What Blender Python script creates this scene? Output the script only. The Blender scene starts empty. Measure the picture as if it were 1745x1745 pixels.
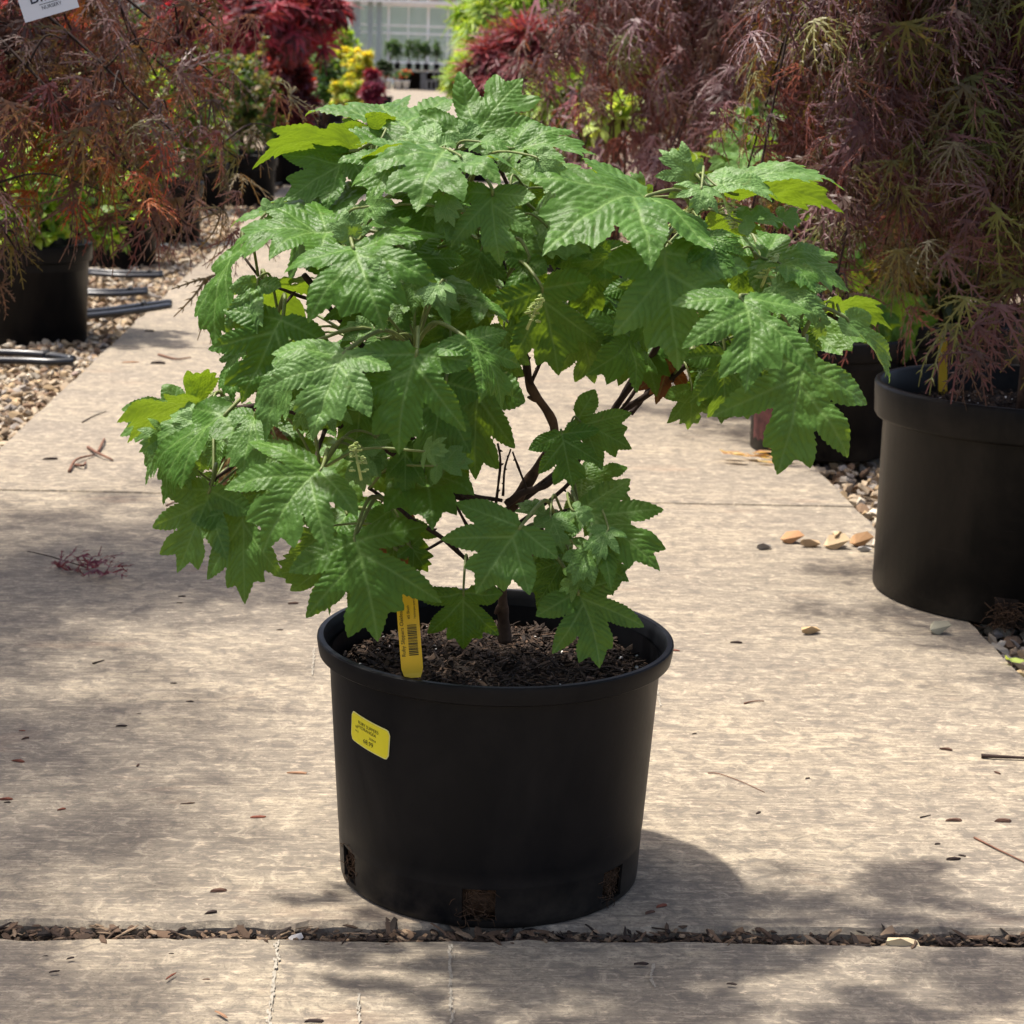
import bpy, math, random
import numpy as np
from mathutils import Vector, Matrix

scene = bpy.context.scene
C = scene.collection
rng = np.random.default_rng(7)
random.seed(7)

# ------------------------------------------------------------------ camera
FPX = 3360.0; CPX = 872.5                      # focal length and centre in photo pixels (1745 wide)
YAW, PITCH, ROLL = math.radians(3.15), math.radians(12.72), math.radians(1.8)
CAM = np.array([-0.111, -2.29, 0.97])
_f = np.array([math.sin(YAW)*math.cos(PITCH), math.cos(YAW)*math.cos(PITCH), -math.sin(PITCH)])
_r = np.array([math.cos(YAW), -math.sin(YAW), 0.0]); _u = np.cross(_r, _f)
_R = _r*math.cos(ROLL)+_u*math.sin(ROLL); _U = -_r*math.sin(ROLL)+_u*math.cos(ROLL)
cam_data = bpy.data.cameras.new('camera'); cam = bpy.data.objects.new('camera', cam_data)
C.objects.link(cam); scene.camera = cam
cam.matrix_world = Matrix(((_R[0], _U[0], -_f[0], CAM[0]), (_R[1], _U[1], -_f[1], CAM[1]),
                           (_R[2], _U[2], -_f[2], CAM[2]), (0, 0, 0, 1)))
cam_data.sensor_width = 36.0; cam_data.lens = 36.0*FPX/1745.0
cam_data.clip_start = 0.05; cam_data.clip_end = 1500.0
cam_data.dof.use_dof = True; cam_data.dof.focus_distance = 2.32; cam_data.dof.aperture_fstop = 15.0

# ------------------------------------------------------------------ sky, sun, exposure
SUN_EL = math.radians(69); SUN_AZ = math.radians(-60)      # azimuth from +Y towards +X
world = bpy.data.worlds.new('World'); scene.world = world; world.use_nodes = True
nt = world.node_tree; nt.nodes.clear()
sky = nt.nodes.new('ShaderNodeTexSky'); sky.sky_type = 'NISHITA'; sky.sun_disc = False
sky.sun_elevation = SUN_EL; sky.sun_rotation = SUN_AZ
sky.air_density = 0.7; sky.dust_density = 5.0; sky.ozone_density = 0.4
bg = nt.nodes.new('ShaderNodeBackground'); bg.inputs['Strength'].default_value = 0.145
wo = nt.nodes.new('ShaderNodeOutputWorld')
nt.links.new(sky.outputs[0], bg.inputs['Color']); nt.links.new(bg.outputs[0], wo.inputs['Surface'])
sun_d = bpy.data.lights.new('sun', 'SUN'); sun_d.energy = 3.9; sun_d.angle = math.radians(2.2)
sun_d.color = (1.0, 0.94, 0.85)
sun = bpy.data.objects.new('sun', sun_d); C.objects.link(sun)
sdir = Vector((math.sin(SUN_AZ)*math.cos(SUN_EL), math.cos(SUN_AZ)*math.cos(SUN_EL), math.sin(SUN_EL)))
sun.rotation_euler = sdir.to_track_quat('Z', 'Y').to_euler(); sun.location = (0, 0, 20)
vs = scene.view_settings
vs.view_transform = 'Standard'; vs.look = 'None'; vs.gamma = 1.0; vs.use_curve_mapping = False
vs.exposure = 0.93
scene.cycles.max_bounces = 7; scene.cycles.diffuse_bounces = 3; scene.cycles.transmission_bounces = 4; scene.cycles.glossy_bounces = 3; scene.cycles.transparent_max_bounces = 6

# ------------------------------------------------------------------ placing helpers
def ray(px, py): return _f+_R*((px-CPX)/FPX)-_U*((py-CPX)/FPX)
def at(px, py, Y):                              # point seen at (px,py) standing at world depth Y
    d = ray(px, py); return CAM+d*((Y-CAM[1])/d[1])
def ground(px, py, z=0.0):
    d = ray(px, py); return CAM+d*((z-CAM[2])/d[2])
def ppm(Y): return FPX/(Y-CAM[1])               # about how many photo pixels a metre takes at depth Y

# ------------------------------------------------------------------ mesh helpers
def mesh(name, V, F, mat=None, parent=None, col=None, smooth=False, attrs=None):
    V = np.asarray(V, dtype=np.float64).reshape(-1, 3)
    me = bpy.data.meshes.new(name)
    if isinstance(F, np.ndarray):
        k = F.shape[1]; n = len(F)
        me.vertices.add(len(V)); me.vertices.foreach_set('co', V.astype(np.float32).ravel())
        me.loops.add(n*k); me.loops.foreach_set('vertex_index', F.astype(np.int32).ravel())
        me.polygons.add(n); me.polygons.foreach_set('loop_start', np.arange(0, n*k, k, dtype=np.int32))
        me.update(calc_edges=True)
    else:
        me.from_pydata(V.tolist(), [], [list(map(int, f)) for f in F]); me.update()
    if smooth: me.polygons.foreach_set('use_smooth', np.ones(len(me.polygons), dtype=bool))
    else: me.shade_flat()
    if col is not None:
        a = me.color_attributes.new('col', 'FLOAT_COLOR', 'POINT')
        c = np.ones((len(V), 4), dtype=np.float32); c[:, :3] = col; a.data.foreach_set('color', c.ravel())
    if attrs:
        for k2, v in attrs.items():
            a = me.attributes.new(k2, 'FLOAT', 'POINT'); a.data.foreach_set('value', np.asarray(v, dtype=np.float32))
    if mat: me.materials.append(mat)
    o = bpy.data.objects.new(name, me); C.objects.link(o)
    if parent is not None: o.parent = parent
    return o
def empty(name, loc=(0, 0, 0)):
    o = bpy.data.objects.new(name, None); o.empty_display_size = 0.1; C.objects.link(o); o.location = tuple(loc); return o
def tag(o, label, cat, group=None):
    o['label'] = label; o['category'] = cat
    if group: o['group'] = group
    return o
def kind(o, k): o['kind'] = k; return o

class MB:                                       # collects shapes into one mesh
    def __init__(s): s.V = []; s.F = []; s.n = 0
    def add(s, V, F):
        V = np.asarray(V, float).reshape(-1, 3); s.V.append(V)
        s.F += [tuple(int(i)+s.n for i in f) for f in F]; s.n += len(V); return s
    def box(s, c, d, M=None):
        x, y, z = np.array(d)/2
        V = np.array([(-x,-y,-z),(x,-y,-z),(x,y,-z),(-x,y,-z),(-x,-y,z),(x,-y,z),(x,y,z),(-x,y,z)])
        if M is not None: V = V@np.array(M).T
        return s.add(V+np.array(c), [(0,3,2,1),(4,5,6,7),(0,1,5,4),(1,2,6,5),(2,3,7,6),(3,0,4,7)])
    def tube(s, pts, r, k=8, cap=True):
        V, F = tube(pts, r, k, cap); return s.add(V, F)
    def build(s, name, mat, parent=None, smooth=False):
        return mesh(name, np.vstack(s.V), s.F, mat, parent, smooth=smooth)

def smooth_path(pts, sub=6):
    P = np.asarray(pts, float)
    if len(P) < 3: return P
    Q = np.vstack([2*P[0]-P[1], P, 2*P[-1]-P[-2]]); out = []
    for i in range(1, len(Q)-2):
        for t in np.linspace(0, 1, sub, endpoint=False):
            a, b, c, d = Q[i-1], Q[i], Q[i+1], Q[i+2]
            out.append(.5*((2*b)+(-a+c)*t+(2*a-5*b+4*c-d)*t*t+(-a+3*b-3*c+d)*t**3))
    out.append(P[-1]); return np.array(out)
def tube(pts, r, k=8, cap=True):
    P = np.asarray(pts, float); n = len(P); r = np.broadcast_to(np.asarray(r, float), (n,))
    T = np.gradient(P, axis=0); T /= np.linalg.norm(T, axis=1)[:, None]+1e-12
    ref = np.array([0, 0, 1.]) if abs(T[0][2]) < .9 else np.array([1., 0, 0])
    A = np.cross(T[0], ref); A /= np.linalg.norm(A); V = []
    for i in range(n):
        A = A-T[i]*(A@T[i]); A /= np.linalg.norm(A)+1e-12; B = np.cross(T[i], A)
        for j in range(k):
            a = 2*math.pi*j/k; V.append(P[i]+r[i]*(math.cos(a)*A+math.sin(a)*B))
    F = [(i*k+j, i*k+(j+1) % k, (i+1)*k+(j+1) % k, (i+1)*k+j) for i in range(n-1) for j in range(k)]
    if cap: F += [tuple(range(k-1, -1, -1)), tuple((n-1)*k+j for j in range(k))]
    return np.array(V), F
def lathe(prof, k=64, a0=0.0):
    V = []; F = []
    for (r, z) in prof:
        for j in range(k):
            a = a0+2*math.pi*j/k; V.append((r*math.cos(a), r*math.sin(a), z))
    for i in range(len(prof)-1):
        for j in range(k): F.append((i*k+j, i*k+(j+1) % k, (i+1)*k+(j+1) % k, (i+1)*k+j))
    return np.array(V), F
def vnoise(P, s, seed=0):                       # cheap smooth 3-d value noise
    P = np.asarray(P, float)*s; i = np.floor(P).astype(np.int64); f = P-i; f = f*f*(3-2*f); r = 0
    for dx in (0, 1):
        for dy in (0, 1):
            for dz in (0, 1):
                h = (i[..., 0]+dx)*374761393+(i[..., 1]+dy)*668265263+(i[..., 2]+dz)*2147483647+seed*974711
                h = (h ^ (h >> 13))*1274126177; h = ((h ^ (h >> 16)) & 0xffff)/65535.0
                r = r+h*(f[..., 0] if dx else 1-f[..., 0])*(f[..., 1] if dy else 1-f[..., 1])*(f[..., 2] if dz else 1-f[..., 2])
    return r*2-1
def norm(v): v = np.asarray(v, float); return v/(np.linalg.norm(v, axis=-1, keepdims=True)+1e-12)

# ------------------------------------------------------------------ materials
def mat_new(name):
    m = bpy.data.materials.new(name); m.use_nodes = True; t = m.node_tree; t.nodes.clear()
    out = t.nodes.new('ShaderNodeOutputMaterial'); return m, t, out
class NB:                                       # tiny node-building helper
    def __init__(s, t): s.t = t
    def n(s, typ, **kw):
        x = s.t.nodes.new('ShaderNode'+typ)
        for k, v in kw.items(): setattr(x, k, v)
        return x
    def l(s, a, b): s.t.links.new(a, b)
    def noise(s, vec, scale, detail=4, rough=.55, dist=0):
        x = s.n('TexNoise'); x.inputs['Scale'].default_value = scale; x.inputs['Detail'].default_value = detail
        x.inputs['Roughness'].default_value = rough; x.inputs['Distortion'].default_value = dist
        if vec is not None: s.l(vec, x.inputs['Vector'])
        return x.outputs['Fac']
    def mapping(s, vec, scale=(1, 1, 1), loc=(0, 0, 0), rot=(0, 0, 0)):
        x = s.n('Mapping'); x.inputs['Scale'].default_value = scale; x.inputs['Location'].default_value = loc
        x.inputs['Rotation'].default_value = rot; s.l(vec, x.inputs['Vector']); return x.outputs[0]
    def ramp(s, fac, stops):
        x = s.n('ValToRGB'); e = x.color_ramp.elements
        while len(e) < len(stops): e.new(0.5)
        for i, (p, c) in enumerate(stops):
            e[i].position = p; e[i].color = (c, c, c, 1) if isinstance(c, (int, float)) else (*c, 1)
        s.l(fac, x.inputs['Fac']); return x.outputs['Color']
    def mix(s, fac, a, b, mode='MIX'):
        x = s.n('Mix', data_type='RGBA', blend_type=mode)
        for i, v in ((0, fac), (6, a), (7, b)):
            if hasattr(v, 'is_output'): s.l(v, x.inputs[i])
            elif i == 0: x.inputs[0].default_value = v
            else: x.inputs[i].default_value = (*v, 1) if len(v) == 3 else v
        return x.outputs[2]
    def math(s, op, a, b=0.0, clamp=False):
        x = s.n('Math', operation=op, use_clamp=clamp)
        for i, v in enumerate((a, b)):
            if hasattr(v, 'is_output'): s.l(v, x.inputs[i])
            else: x.inputs[i].default_value = v
        return x.outputs[0]
    def bump(s, h, strength=.4, dist=.01):
        x = s.n('Bump'); x.inputs['Strength'].default_value = strength; x.inputs['Distance'].default_value = dist
        s.l(h, x.inputs['Height']); return x.outputs[0]
    def bsdf(s, color, rough=.6, spec=.5, normal=None, **kw):
        x = s.n('BsdfPrincipled')
        for nm, v in (('Base Color', color), ('Roughness', rough), ('Specular IOR Level', spec)):
            if hasattr(v, 'is_output'): s.l(v, x.inputs[nm])
            else: x.inputs[nm].default_value = (*v, 1) if isinstance(v, tuple) and len(v) == 3 else v
        if normal is not None: s.l(normal, x.inputs['Normal'])
        for k, v in kw.items(): x.inputs[k.replace('_', ' ')].default_value = v
        return x.outputs[0]
def simple(name, color, rough=.6, spec=.5, var=.25, vscale=20, bump=0, bscale=60, **kw):
    m, t, out = mat_new(name); b = NB(t); tc = b.n('TexCoord').outputs['Object']
    f = b.noise(tc, vscale, 5)
    c = b.mix(b.ramp(f, [(.3, 0.0), (.7, 1.0)]), tuple(x*(1-var) for x in color), tuple(min(1, x*(1+var)) for x in color))
    nrm = b.bump(b.noise(tc, bscale, 4), bump, .004) if bump else None
    b.l(b.bsdf(c, rough, spec, nrm, **kw), out.inputs['Surface']); return m

def mat_concrete():
    m, t, out = mat_new('broomed_concrete'); b = NB(t); g = b.n('NewGeometry').outputs['Position']
    wob = b.mapping(g, (1, 1, 1))
    streak = b.noise(b.mapping(g, (4.5, 85, 1)), 1.0, 4, .65, .35)
    streak2 = b.noise(b.mapping(g, (14, 200, 1), (3, 1, 0)), 1.0, 3, .65, .4)
    blot = b.noise(g, 2.3, 5, .6, .6)
    blot2 = b.noise(b.mapping(g, (9, 26, 1)), 1.0, 5, .65, .8)
    speck = b.noise(b.mapping(g, (48, 120, 1)), 1.0, 4, .7, .5)
    big = b.noise(b.mapping(g, (1.0, 2.2, 1), (4, 2, 0)), 1.3, 6, .62, .5)
    c = b.mix(b.ramp(blot, [(.30, 0.), (.70, 1.)]), (.325, .270, .190), (.260, .222, .165))
    c = b.mix(b.ramp(big, [(.42, 0.), (.62, .6)]), c, (.165, .142, .116))
    c = b.mix(b.ramp(blot2, [(.42, 0.), (.64, .85)]), c, (.150, .128, .103))
    c = b.mix(b.ramp(streak, [(.36, .60), (.54, 0.)]), c, (.135, .114, .09))
    c = b.mix(b.ramp(streak2, [(.52, 0.), (.70, .50)]), c, (.45, .38, .275))
    iso = b.noise(g, 34, 5, .72, .9); grit = b.noise(g, 210, 3, .7)
    c = b.mix(b.ramp(iso, [(.38, .85), (.50, 0.)]), c, (.135, .116, .094))
    c = b.mix(b.ramp(iso, [(.54, 0.), (.66, .55)]), c, (.44, .375, .275))
    c = b.mix(b.ramp(grit, [(.32, .65), (.46, 0.)]), c, (.11, .094, .077))
    c = b.mix(b.ramp(speck, [(.30, .85), (.45, 0.)]), c, (.14, .118, .098))
    c = b.mix(b.ramp(speck, [(.56, 0.), (.70, .5)]), c, (.58, .47, .34))
    rust = b.noise(b.mapping(g, (2.5, 6, 1), (9, 4, 0)), 1.0, 4, .6, .5)
    c = b.mix(b.ramp(rust, [(.62, 0.), (.78, .35)]), c, (.30, .17, .10))
    h = b.math('ADD', b.math('MULTIPLY', streak, .6), b.math('MULTIPLY', streak2, .5))
    h = b.math('ADD', h, b.math('MULTIPLY', speck, .5)); h = b.math('ADD', h, b.math('MULTIPLY', grit, .5))
    b.l(b.bsdf(c, .9, .25, b.bump(h, .45, .004)), out.inputs['Surface']); return m

def mat_col(name, rough=.5, spec=.4, trans=.35, tint=(1.7, 1.6, .8), bump=0.0, bscale=30):
    m, t, out = mat_new(name); b = NB(t)
    a = b.n('Attribute', attribute_name='col').outputs['Color']
    nrm = None
    if bump:
        nrm = b.bump(b.noise(b.n('TexCoord').outputs['Object'], bscale, 4), bump, .004)
    p = b.bsdf(a, rough, spec, nrm)
    if trans:
        tr = b.n('BsdfTranslucent'); b.l(b.mix(1.0, a, tint, 'MULTIPLY'), tr.inputs['Color'])
        mx = b.n('MixShader'); mx.inputs[0].default_value = trans
        b.l(p, mx.inputs[1]); b.l(tr.outputs[0], mx.inputs[2]); b.l(mx.outputs[0], out.inputs['Surface'])
    else: b.l(p, out.inputs['Surface'])
    return m

def mat_leaf(name, top, top2, under, trans_c):
    m, t, out = mat_new(name); b = NB(t)
    vein = b.n('Attribute', attribute_name='vein').outputs['Fac']
    sec = b.n('Attribute', attribute_name='sec').outputs['Fac']
    age = b.n('Attribute', attribute_name='age').outputs['Fac']
    tc = b.n('TexCoord').outputs['UV'] if False else b.n('TexCoord').outputs['Object']
    geo = b.n('NewGeometry')
    f = b.noise(tc, 38, 4, .6)
    c = b.mix(b.ramp(f, [(.3, 0.), (.7, 1.)]), top, top2)
    c = b.mix(b.math('MULTIPLY', age, 1.0), c, (.17, .29, .10))
    brown = b.math('MULTIPLY', b.ramp(b.noise(tc, 55, 3, .6), [(.68, 0.), (.74, .8)]), .55)
    c = b.mix(brown, c, (.12, .10, .03))
    c = b.mix(b.math('MULTIPLY', sec, .42), c, tuple(x*.5 for x in top))
    c = b.mix(b.math('MULTIPLY', vein, .50), c, (.24, .37, .11))
    und = b.mix(b.math('MULTIPLY', vein, .6), under, tuple(min(1, x*1.5) for x in under))
    c = b.mix(geo.outputs['Backfacing'], c, und)
    vor = b.n('TexVoronoi', feature='DISTANCE_TO_EDGE'); vor.inputs['Scale'].default_value = 190
    b.l(tc, vor.inputs['Vector'])
    vd = b.ramp(vor.outputs['Distance'], [(.0, 0.), (.16, 1.)])
    fine = b.noise(tc, 420, 3, .6)
    h = b.math('ADD', vd, b.math('MULTIPLY', fine, .15))
    nrm = b.bump(h, .20, .0010)
    p = b.bsdf(c, .45, .20, nrm, Sheen_Weight=.0, Sheen_Roughness=.5)
    tr = b.n('BsdfTranslucent'); b.l(b.mix(b.math('MULTIPLY', vein, .55), trans_c, tuple(x*.45 for x in trans_c)), tr.inputs['Color'])
    mx = b.n('MixShader'); mx.inputs[0].default_value = .22
    b.l(p, mx.inputs[1]); b.l(tr.outputs[0], mx.inputs[2]); b.l(mx.outputs[0], out.inputs['Surface']); return m

def mat_pot(name, col=(.0040, .0044, .0056), dust=.07):
    m, t, out = mat_new(name); b = NB(t); tc = b.n('TexCoord').outputs['Object']
    d = b.noise(b.mapping(tc, (5, 5, 3)), 1.6, 6, .65, .4)
    sc = b.noise(b.mapping(tc, (3, 3, 60), (2, 5, 1)), 2.0, 3, .6, .4)
    c = b.mix(b.ramp(d, [(.45, 0.), (.78, dust)]), col, (.16, .13, .10))
    c = b.mix(b.ramp(sc, [(.70, 0.), (.80, dust*.5)]), c, (.3, .28, .26))
    sep = b.n('SeparateXYZ'); b.l(tc, sep.inputs[0])
    low = b.math('SUBTRACT', 1.0, b.math('MULTIPLY', sep.outputs['Z'], 14.0), True)
    low = b.math('MULTIPLY', low, b.ramp(b.noise(tc, 14, 5, .7), [(.35, 0.), (.7, .35)]))
    c = b.mix(low, c, (.12, .10, .075))
    r = b.ramp(d, [(.3, .36), (.7, .52)])
    b.l(b.bsdf(c, r, .13, b.bump(b.noise(tc, 120, 3), .06, .002)), out.inputs['Surface']); return m

M = {}
M['concrete'] = mat_concrete()
M['pot'] = mat_pot('black_plastic')
M['pot_dusty'] = mat_pot('dusty_black_plastic', (.006, .0058, .0056), .12)
M['leaf'] = mat_leaf('hydrangea_leaf', (.036, .100, .010), (.064, .158, .018), (.12, .20, .035), (.32, .48, .02))
M['leaf_old'] = mat_leaf('reddish_old_leaf', (.10, .035, .015), (.13, .06, .02), (.16, .07, .03), (.40, .12, .02))
M['petiole'] = simple('green_stem', (.13, .16, .045), .55, .4, .3, 40)
M['bark'] = simple('brown_bark', (.085, .050, .033), .85, .2, .5, 60, .5, 90)
M['darkbark'] = simple('dark_twig_bark', (.035, .022, .018), .8, .2, .4, 60)
M['foliage'] = mat_col('foliage', .48, .40, .36, (1.9, 1.75, .7))
M['lace'] = mat_col('lace_foliage', .5, .35, .34, (2.0, 1.2, .75))
M['stone'] = mat_col('river_stone', .85, .25, 0, bump=.3, bscale=60)
M['chip'] = mat_col('bark_chip', .85, .2, 0, bump=.4, bscale=90)
M['soil'] = simple('dark_soil', (.024, .017, .013), .95, .15, .55, 55, .8, 80)
M['yellow'] = simple('yellow_tag', (.74, .46, .012), .42, .4, .05, 30)
M['sticker'] = simple('yellow_sticker', (.78, .68, .02), .5, .4, .05, 30)
M['sticker_edge'] = simple('pale_sticker_edge', (.75, .70, .28), .5, .4, .05, 30)
M['ink'] = simple('black_ink', (.03, .025, .01), .6, .3, .1)
M['ink_blue'] = simple('navy_ink', (.03, .035, .06), .6, .3, .1)
M['white'] = simple('white_card', (.78, .80, .83), .6, .3, .04, 10)
M['chalk'] = simple('white_mineral_stain', (.31, .28, .23), .95, .1, .2, 60)
M['hose'] = simple('black_rubber_hose', (.018, .020, .024), .32, .5, .3, 20)
M['dirt'] = simple('gravel_bed_dirt', (.16, .125, .09), .95, .1, .5, 9, .6, 60)
M['root'] = simple('fibrous_root', (.07, .042, .025), .9, .1, .6, 90, .9, 140)
M['metal'] = simple('pale_metal', (.92, .93, .92), .45, .4, .08, 4)
M['grey'] = simple('grey_green_paint', (.32, .37, .36), .55, .4, .08, 4)
M['block'] = simple('grey_cinder_block', (.16, .16, .16), .9, .1, .25, 12)
M['whitepot'] = simple('white_plastic', (.75, .73, .70), .5, .4, .08, 10)
M['bench'] = simple('weathered_board', (.42, .36, .28), .8, .2, .25, 12)
M['bud'] = simple('cream_flower_bud', (.42, .50, .18), .6, .3, .3, 120)
def mat_glass():
    m, t, out = mat_new('hazy_greenhouse_glass'); b = NB(t); tc = b.n('TexCoord').outputs['Object']
    c = b.mix(b.noise(tc, .9, 4), (.34, .40, .38), (.52, .57, .56))
    p0 = b.bsdf(c, .15, .6); tl = b.n('BsdfTranslucent'); tl.inputs['Color'].default_value = (.36, .43, .39, 1); m0 = b.n('MixShader'); m0.inputs[0].default_value = .6; b.l(p0, m0.inputs[1]); b.l(tl.outputs[0], m0.inputs[2]); p = m0.outputs[0]; tr = b.n('BsdfTransparent'); mx = b.n('MixShader'); mx.inputs[0].default_value = .45
    b.l(p, mx.inputs[1]); b.l(tr.outputs[0], mx.inputs[2]); b.l(mx.outputs[0], out.inputs['Surface']); return m
M['glass'] = mat_glass()

# ================================================================== SETTING
# ------------------------------------------------------------------ ground under everything
gx = np.linspace(-60, 60, 25); gy = np.concatenate([np.linspace(-6, 14, 21), np.linspace(20, 400, 20)])
XX, YY = np.meshgrid(gx, gy); V = np.stack([XX.ravel(), YY.ravel(), np.full(XX.size, -.055)], 1)
nx = len(gx); F = np.array([(j*nx+i, j*nx+i+1, (j+1)*nx+i+1, (j+1)*nx+i) for j in range(len(gy)-1) for i in range(nx-1)])
kind(mesh('ground', V, F, M['dirt']), 'structure')

# ------------------------------------------------------------------ concrete path of cast slabs
PL, PR = -1.128, 0.925
path = kind(empty('concrete_path', (0, 0, 0)), 'structure')
def edge_w(s, seed, amp): 
    P = np.stack([s, np.zeros_like(s)+seed*3.1, np.zeros_like(s)], 1)
    return amp*(vnoise(P, 18, seed)*.5+vnoise(P, 60, seed+5)*.35+vnoise(P, 5, seed+9)*.5)
def slab(x0, x1, y0, y1, seed, amp0, amp1, z=0.0):
    nxs = 140 if y0 < 8 else 8; ny = 40 if y0 < 8 else 4
    s = np.linspace(0, 1, nxs); q = np.linspace(0, 1, ny)
    e0 = edge_w(s*(x1-x0), seed, amp0); e1 = edge_w(s*(x1-x0), seed+1, amp1)
    l0 = edge_w(q*(y1-y0)+7, seed+2, .004); l1 = edge_w(q*(y1-y0)+9, seed+3, .004)
    X = x0+(x1-x0)*s[None, :]+l0[:, None]*(1-s[None, :])+l1[:, None]*s[None, :]
    Y = (y0+e0)[None, :]*(1-q[:, None])+(y1+e1)[None, :]*q[:, None]
    Z = np.full_like(X, z); n = nxs*ny
    top = np.stack([X.ravel(), Y.ravel(), Z.ravel()], 1)
    ring = [i for i in range(nxs)]+[j*nxs+nxs-1 for j in range(1, ny)]+[(ny-1)*nxs+i for i in range(nxs-2, -1, -1)]+[j*nxs for j in range(ny-2, 0, -1)]
    cen = np.array([(x0+x1)/2, (y0+y1)/2, 0])
    b1 = top[ring]+norm(top[ring]-cen)*np.array([.006, .006, 0]); b1[:, 2] = z-.007
    b2 = b1.copy(); b2[:, 2] = z-.10
    F = [(j*nxs+i, j*nxs+i+1, (j+1)*nxs+i+1, (j+1)*nxs+i) for j in range(ny-1) for i in range(nxs-1)]
    m = len(ring)
    for k in range(m):
        k2 = (k+1) % m
        F.append((ring[k2], ring[k], n+k, n+k2)); F.append((n+k2, n+k, n+m+k, n+m+k2))
    return mesh('slab', np.vstack([top, b1, b2]), F, M['concrete'], path)
joints = [-2.6, -.19]+[2.125+2.33*i for i in range(33)]
for i in range(len(joints)-1):
    g0 = .022 if i == 1 else .010; g1 = .020 if i == 0 else .010
    slab(PL, PR, joints[i]+g0, joints[i+1]-g1, 11*i+3, .011 if i == 1 else .003, .007 if i == 0 else .003, -.003 if i == 0 else 0.0)
# the wide paved yard in front of the glasshouse
kind(mesh('paved_yard', [(-30, 76.3, -.004), (30, 76.3, -.004), (30, 96, -.004), (-30, 96, -.004)], [(0, 1, 2, 3)], M['concrete']), 'structure')

# ------------------------------------------------------------------ gravel
def stone_tpl(seed, npts=13, flat=.66):             # broken, angular stone: hull of a few points
    import bmesh
    r2 = np.random.default_rng(seed); bm = bmesh.new(); P = norm(r2.normal(size=(npts, 3)))*r2.uniform(.80, 1.08, (npts, 1))
    for p in P: bm.verts.new(p)
    bmesh.ops.convex_hull(bm, input=bm.verts); bmesh.ops.triangulate(bm, faces=bm.faces[:])
    bmesh.ops.delete(bm, geom=[v for v in bm.verts if not v.link_faces], context='VERTS'); bm.verts.index_update()
    V = np.array([v.co[:] for v in bm.verts]); F = np.array([[v.index for v in f.verts] for f in bm.faces]); bm.free()
    return V*np.array([1.12, .86, flat]), F
STONES = [stone_tpl(i, 12+i % 4, .62) for i in range(8)]
def rot_rand(n, r, tilt=.5):
    a = r.uniform(0, 2*np.pi, n); Z = norm(np.stack([r.normal(0, tilt, n), r.normal(0, tilt, n), np.ones(n)], 1))
    X = np.stack([np.cos(a), np.sin(a), np.zeros(n)], 1); X = norm(X-Z*(X*Z).sum(1)[:, None]); Y = np.cross(Z, X); return X, Y, Z
def soup(tpl, P, X, Y, Z, S):
    V, F = tpl; n = len(P); S = np.asarray(S)
    if S.ndim == 1: S = np.repeat(S[:, None], 3, 1)
    W = P[:, None, :]+(V[None, :, 0:1]*S[:, None, 0:1])*X[:, None, :]+(V[None, :, 1:2]*S[:, None, 1:2])*Y[:, None, :]+(V[None, :, 2:3]*S[:, None, 2:3])*Z[:, None, :]
    FF = (F[None]+(np.arange(n)*len(V))[:, None, None]).reshape(-1, F.shape[1]); return W.reshape(-1, 3), FF
def join_soup(parts):
    Vs, Fs, Cs = [], [], []; n = 0
    for V, F, c in parts: Vs.append(V); Fs.append(F+n); Cs.append(c); n += len(V)
    return np.vstack(Vs), np.vstack(Fs), np.vstack(Cs)
def gravel(name, regions, seed, label):
    r = np.random.default_rng(seed); parts = []
    pal = np.array([(.36, .28, .19), (.42, .34, .24), (.27, .20, .13), (.24, .21, .18), (.46, .40, .31), (.20, .13, .08), (.36, .26, .15)])
    for (x0, x1, y0, y1, n, s0, s1) in regions:
        for k, tp in enumerate(STONES):
            m = n//len(STONES); P = np.stack([r.uniform(x0, x1, m), r.uniform(y0, y1, m), r.uniform(-.052, -.012, m)], 1)
            S = r.uniform(s0, s1, m)**1.0; X, Y, Z = rot_rand(m, r, .5)
            V, F = soup(tp, P, X, Y, Z, S)
            c = pal[r.integers(0, len(pal), m)]*r.uniform(.7, 1.15, (m, 1)); parts.append((V, F, np.repeat(c, len(tp[0]), 0)))
    V, F, c = join_soup(parts); o = mesh(name, V, F, M['stone'], None, c); kind(o, 'stuff'); return tag(o, label, 'gravel')
gravel('gravel_strip', [(-1.75, PL-.012, 2.2, 4.6, 5200, .010, .021), (-2.1, PL-.012, 4.6, 8.5, 6500, .011, .022), (-2.3, PL-.012, 8.5, 16, 5000, .014, .026)], 3,
       'tan and grey gravel along the left edge of the path')
gravel('gravel_strip', [(PR+.015, 1.35, .4, 2.0, 2600, .010, .021), (PR+.015, 1.6, 2.0, 4.0, 2200, .011, .022), (PR+.015, 1.8, 4.0, 14, 2500, .016, .028)], 4,
       'shaded gravel along the right edge of the path under the pots')

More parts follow.
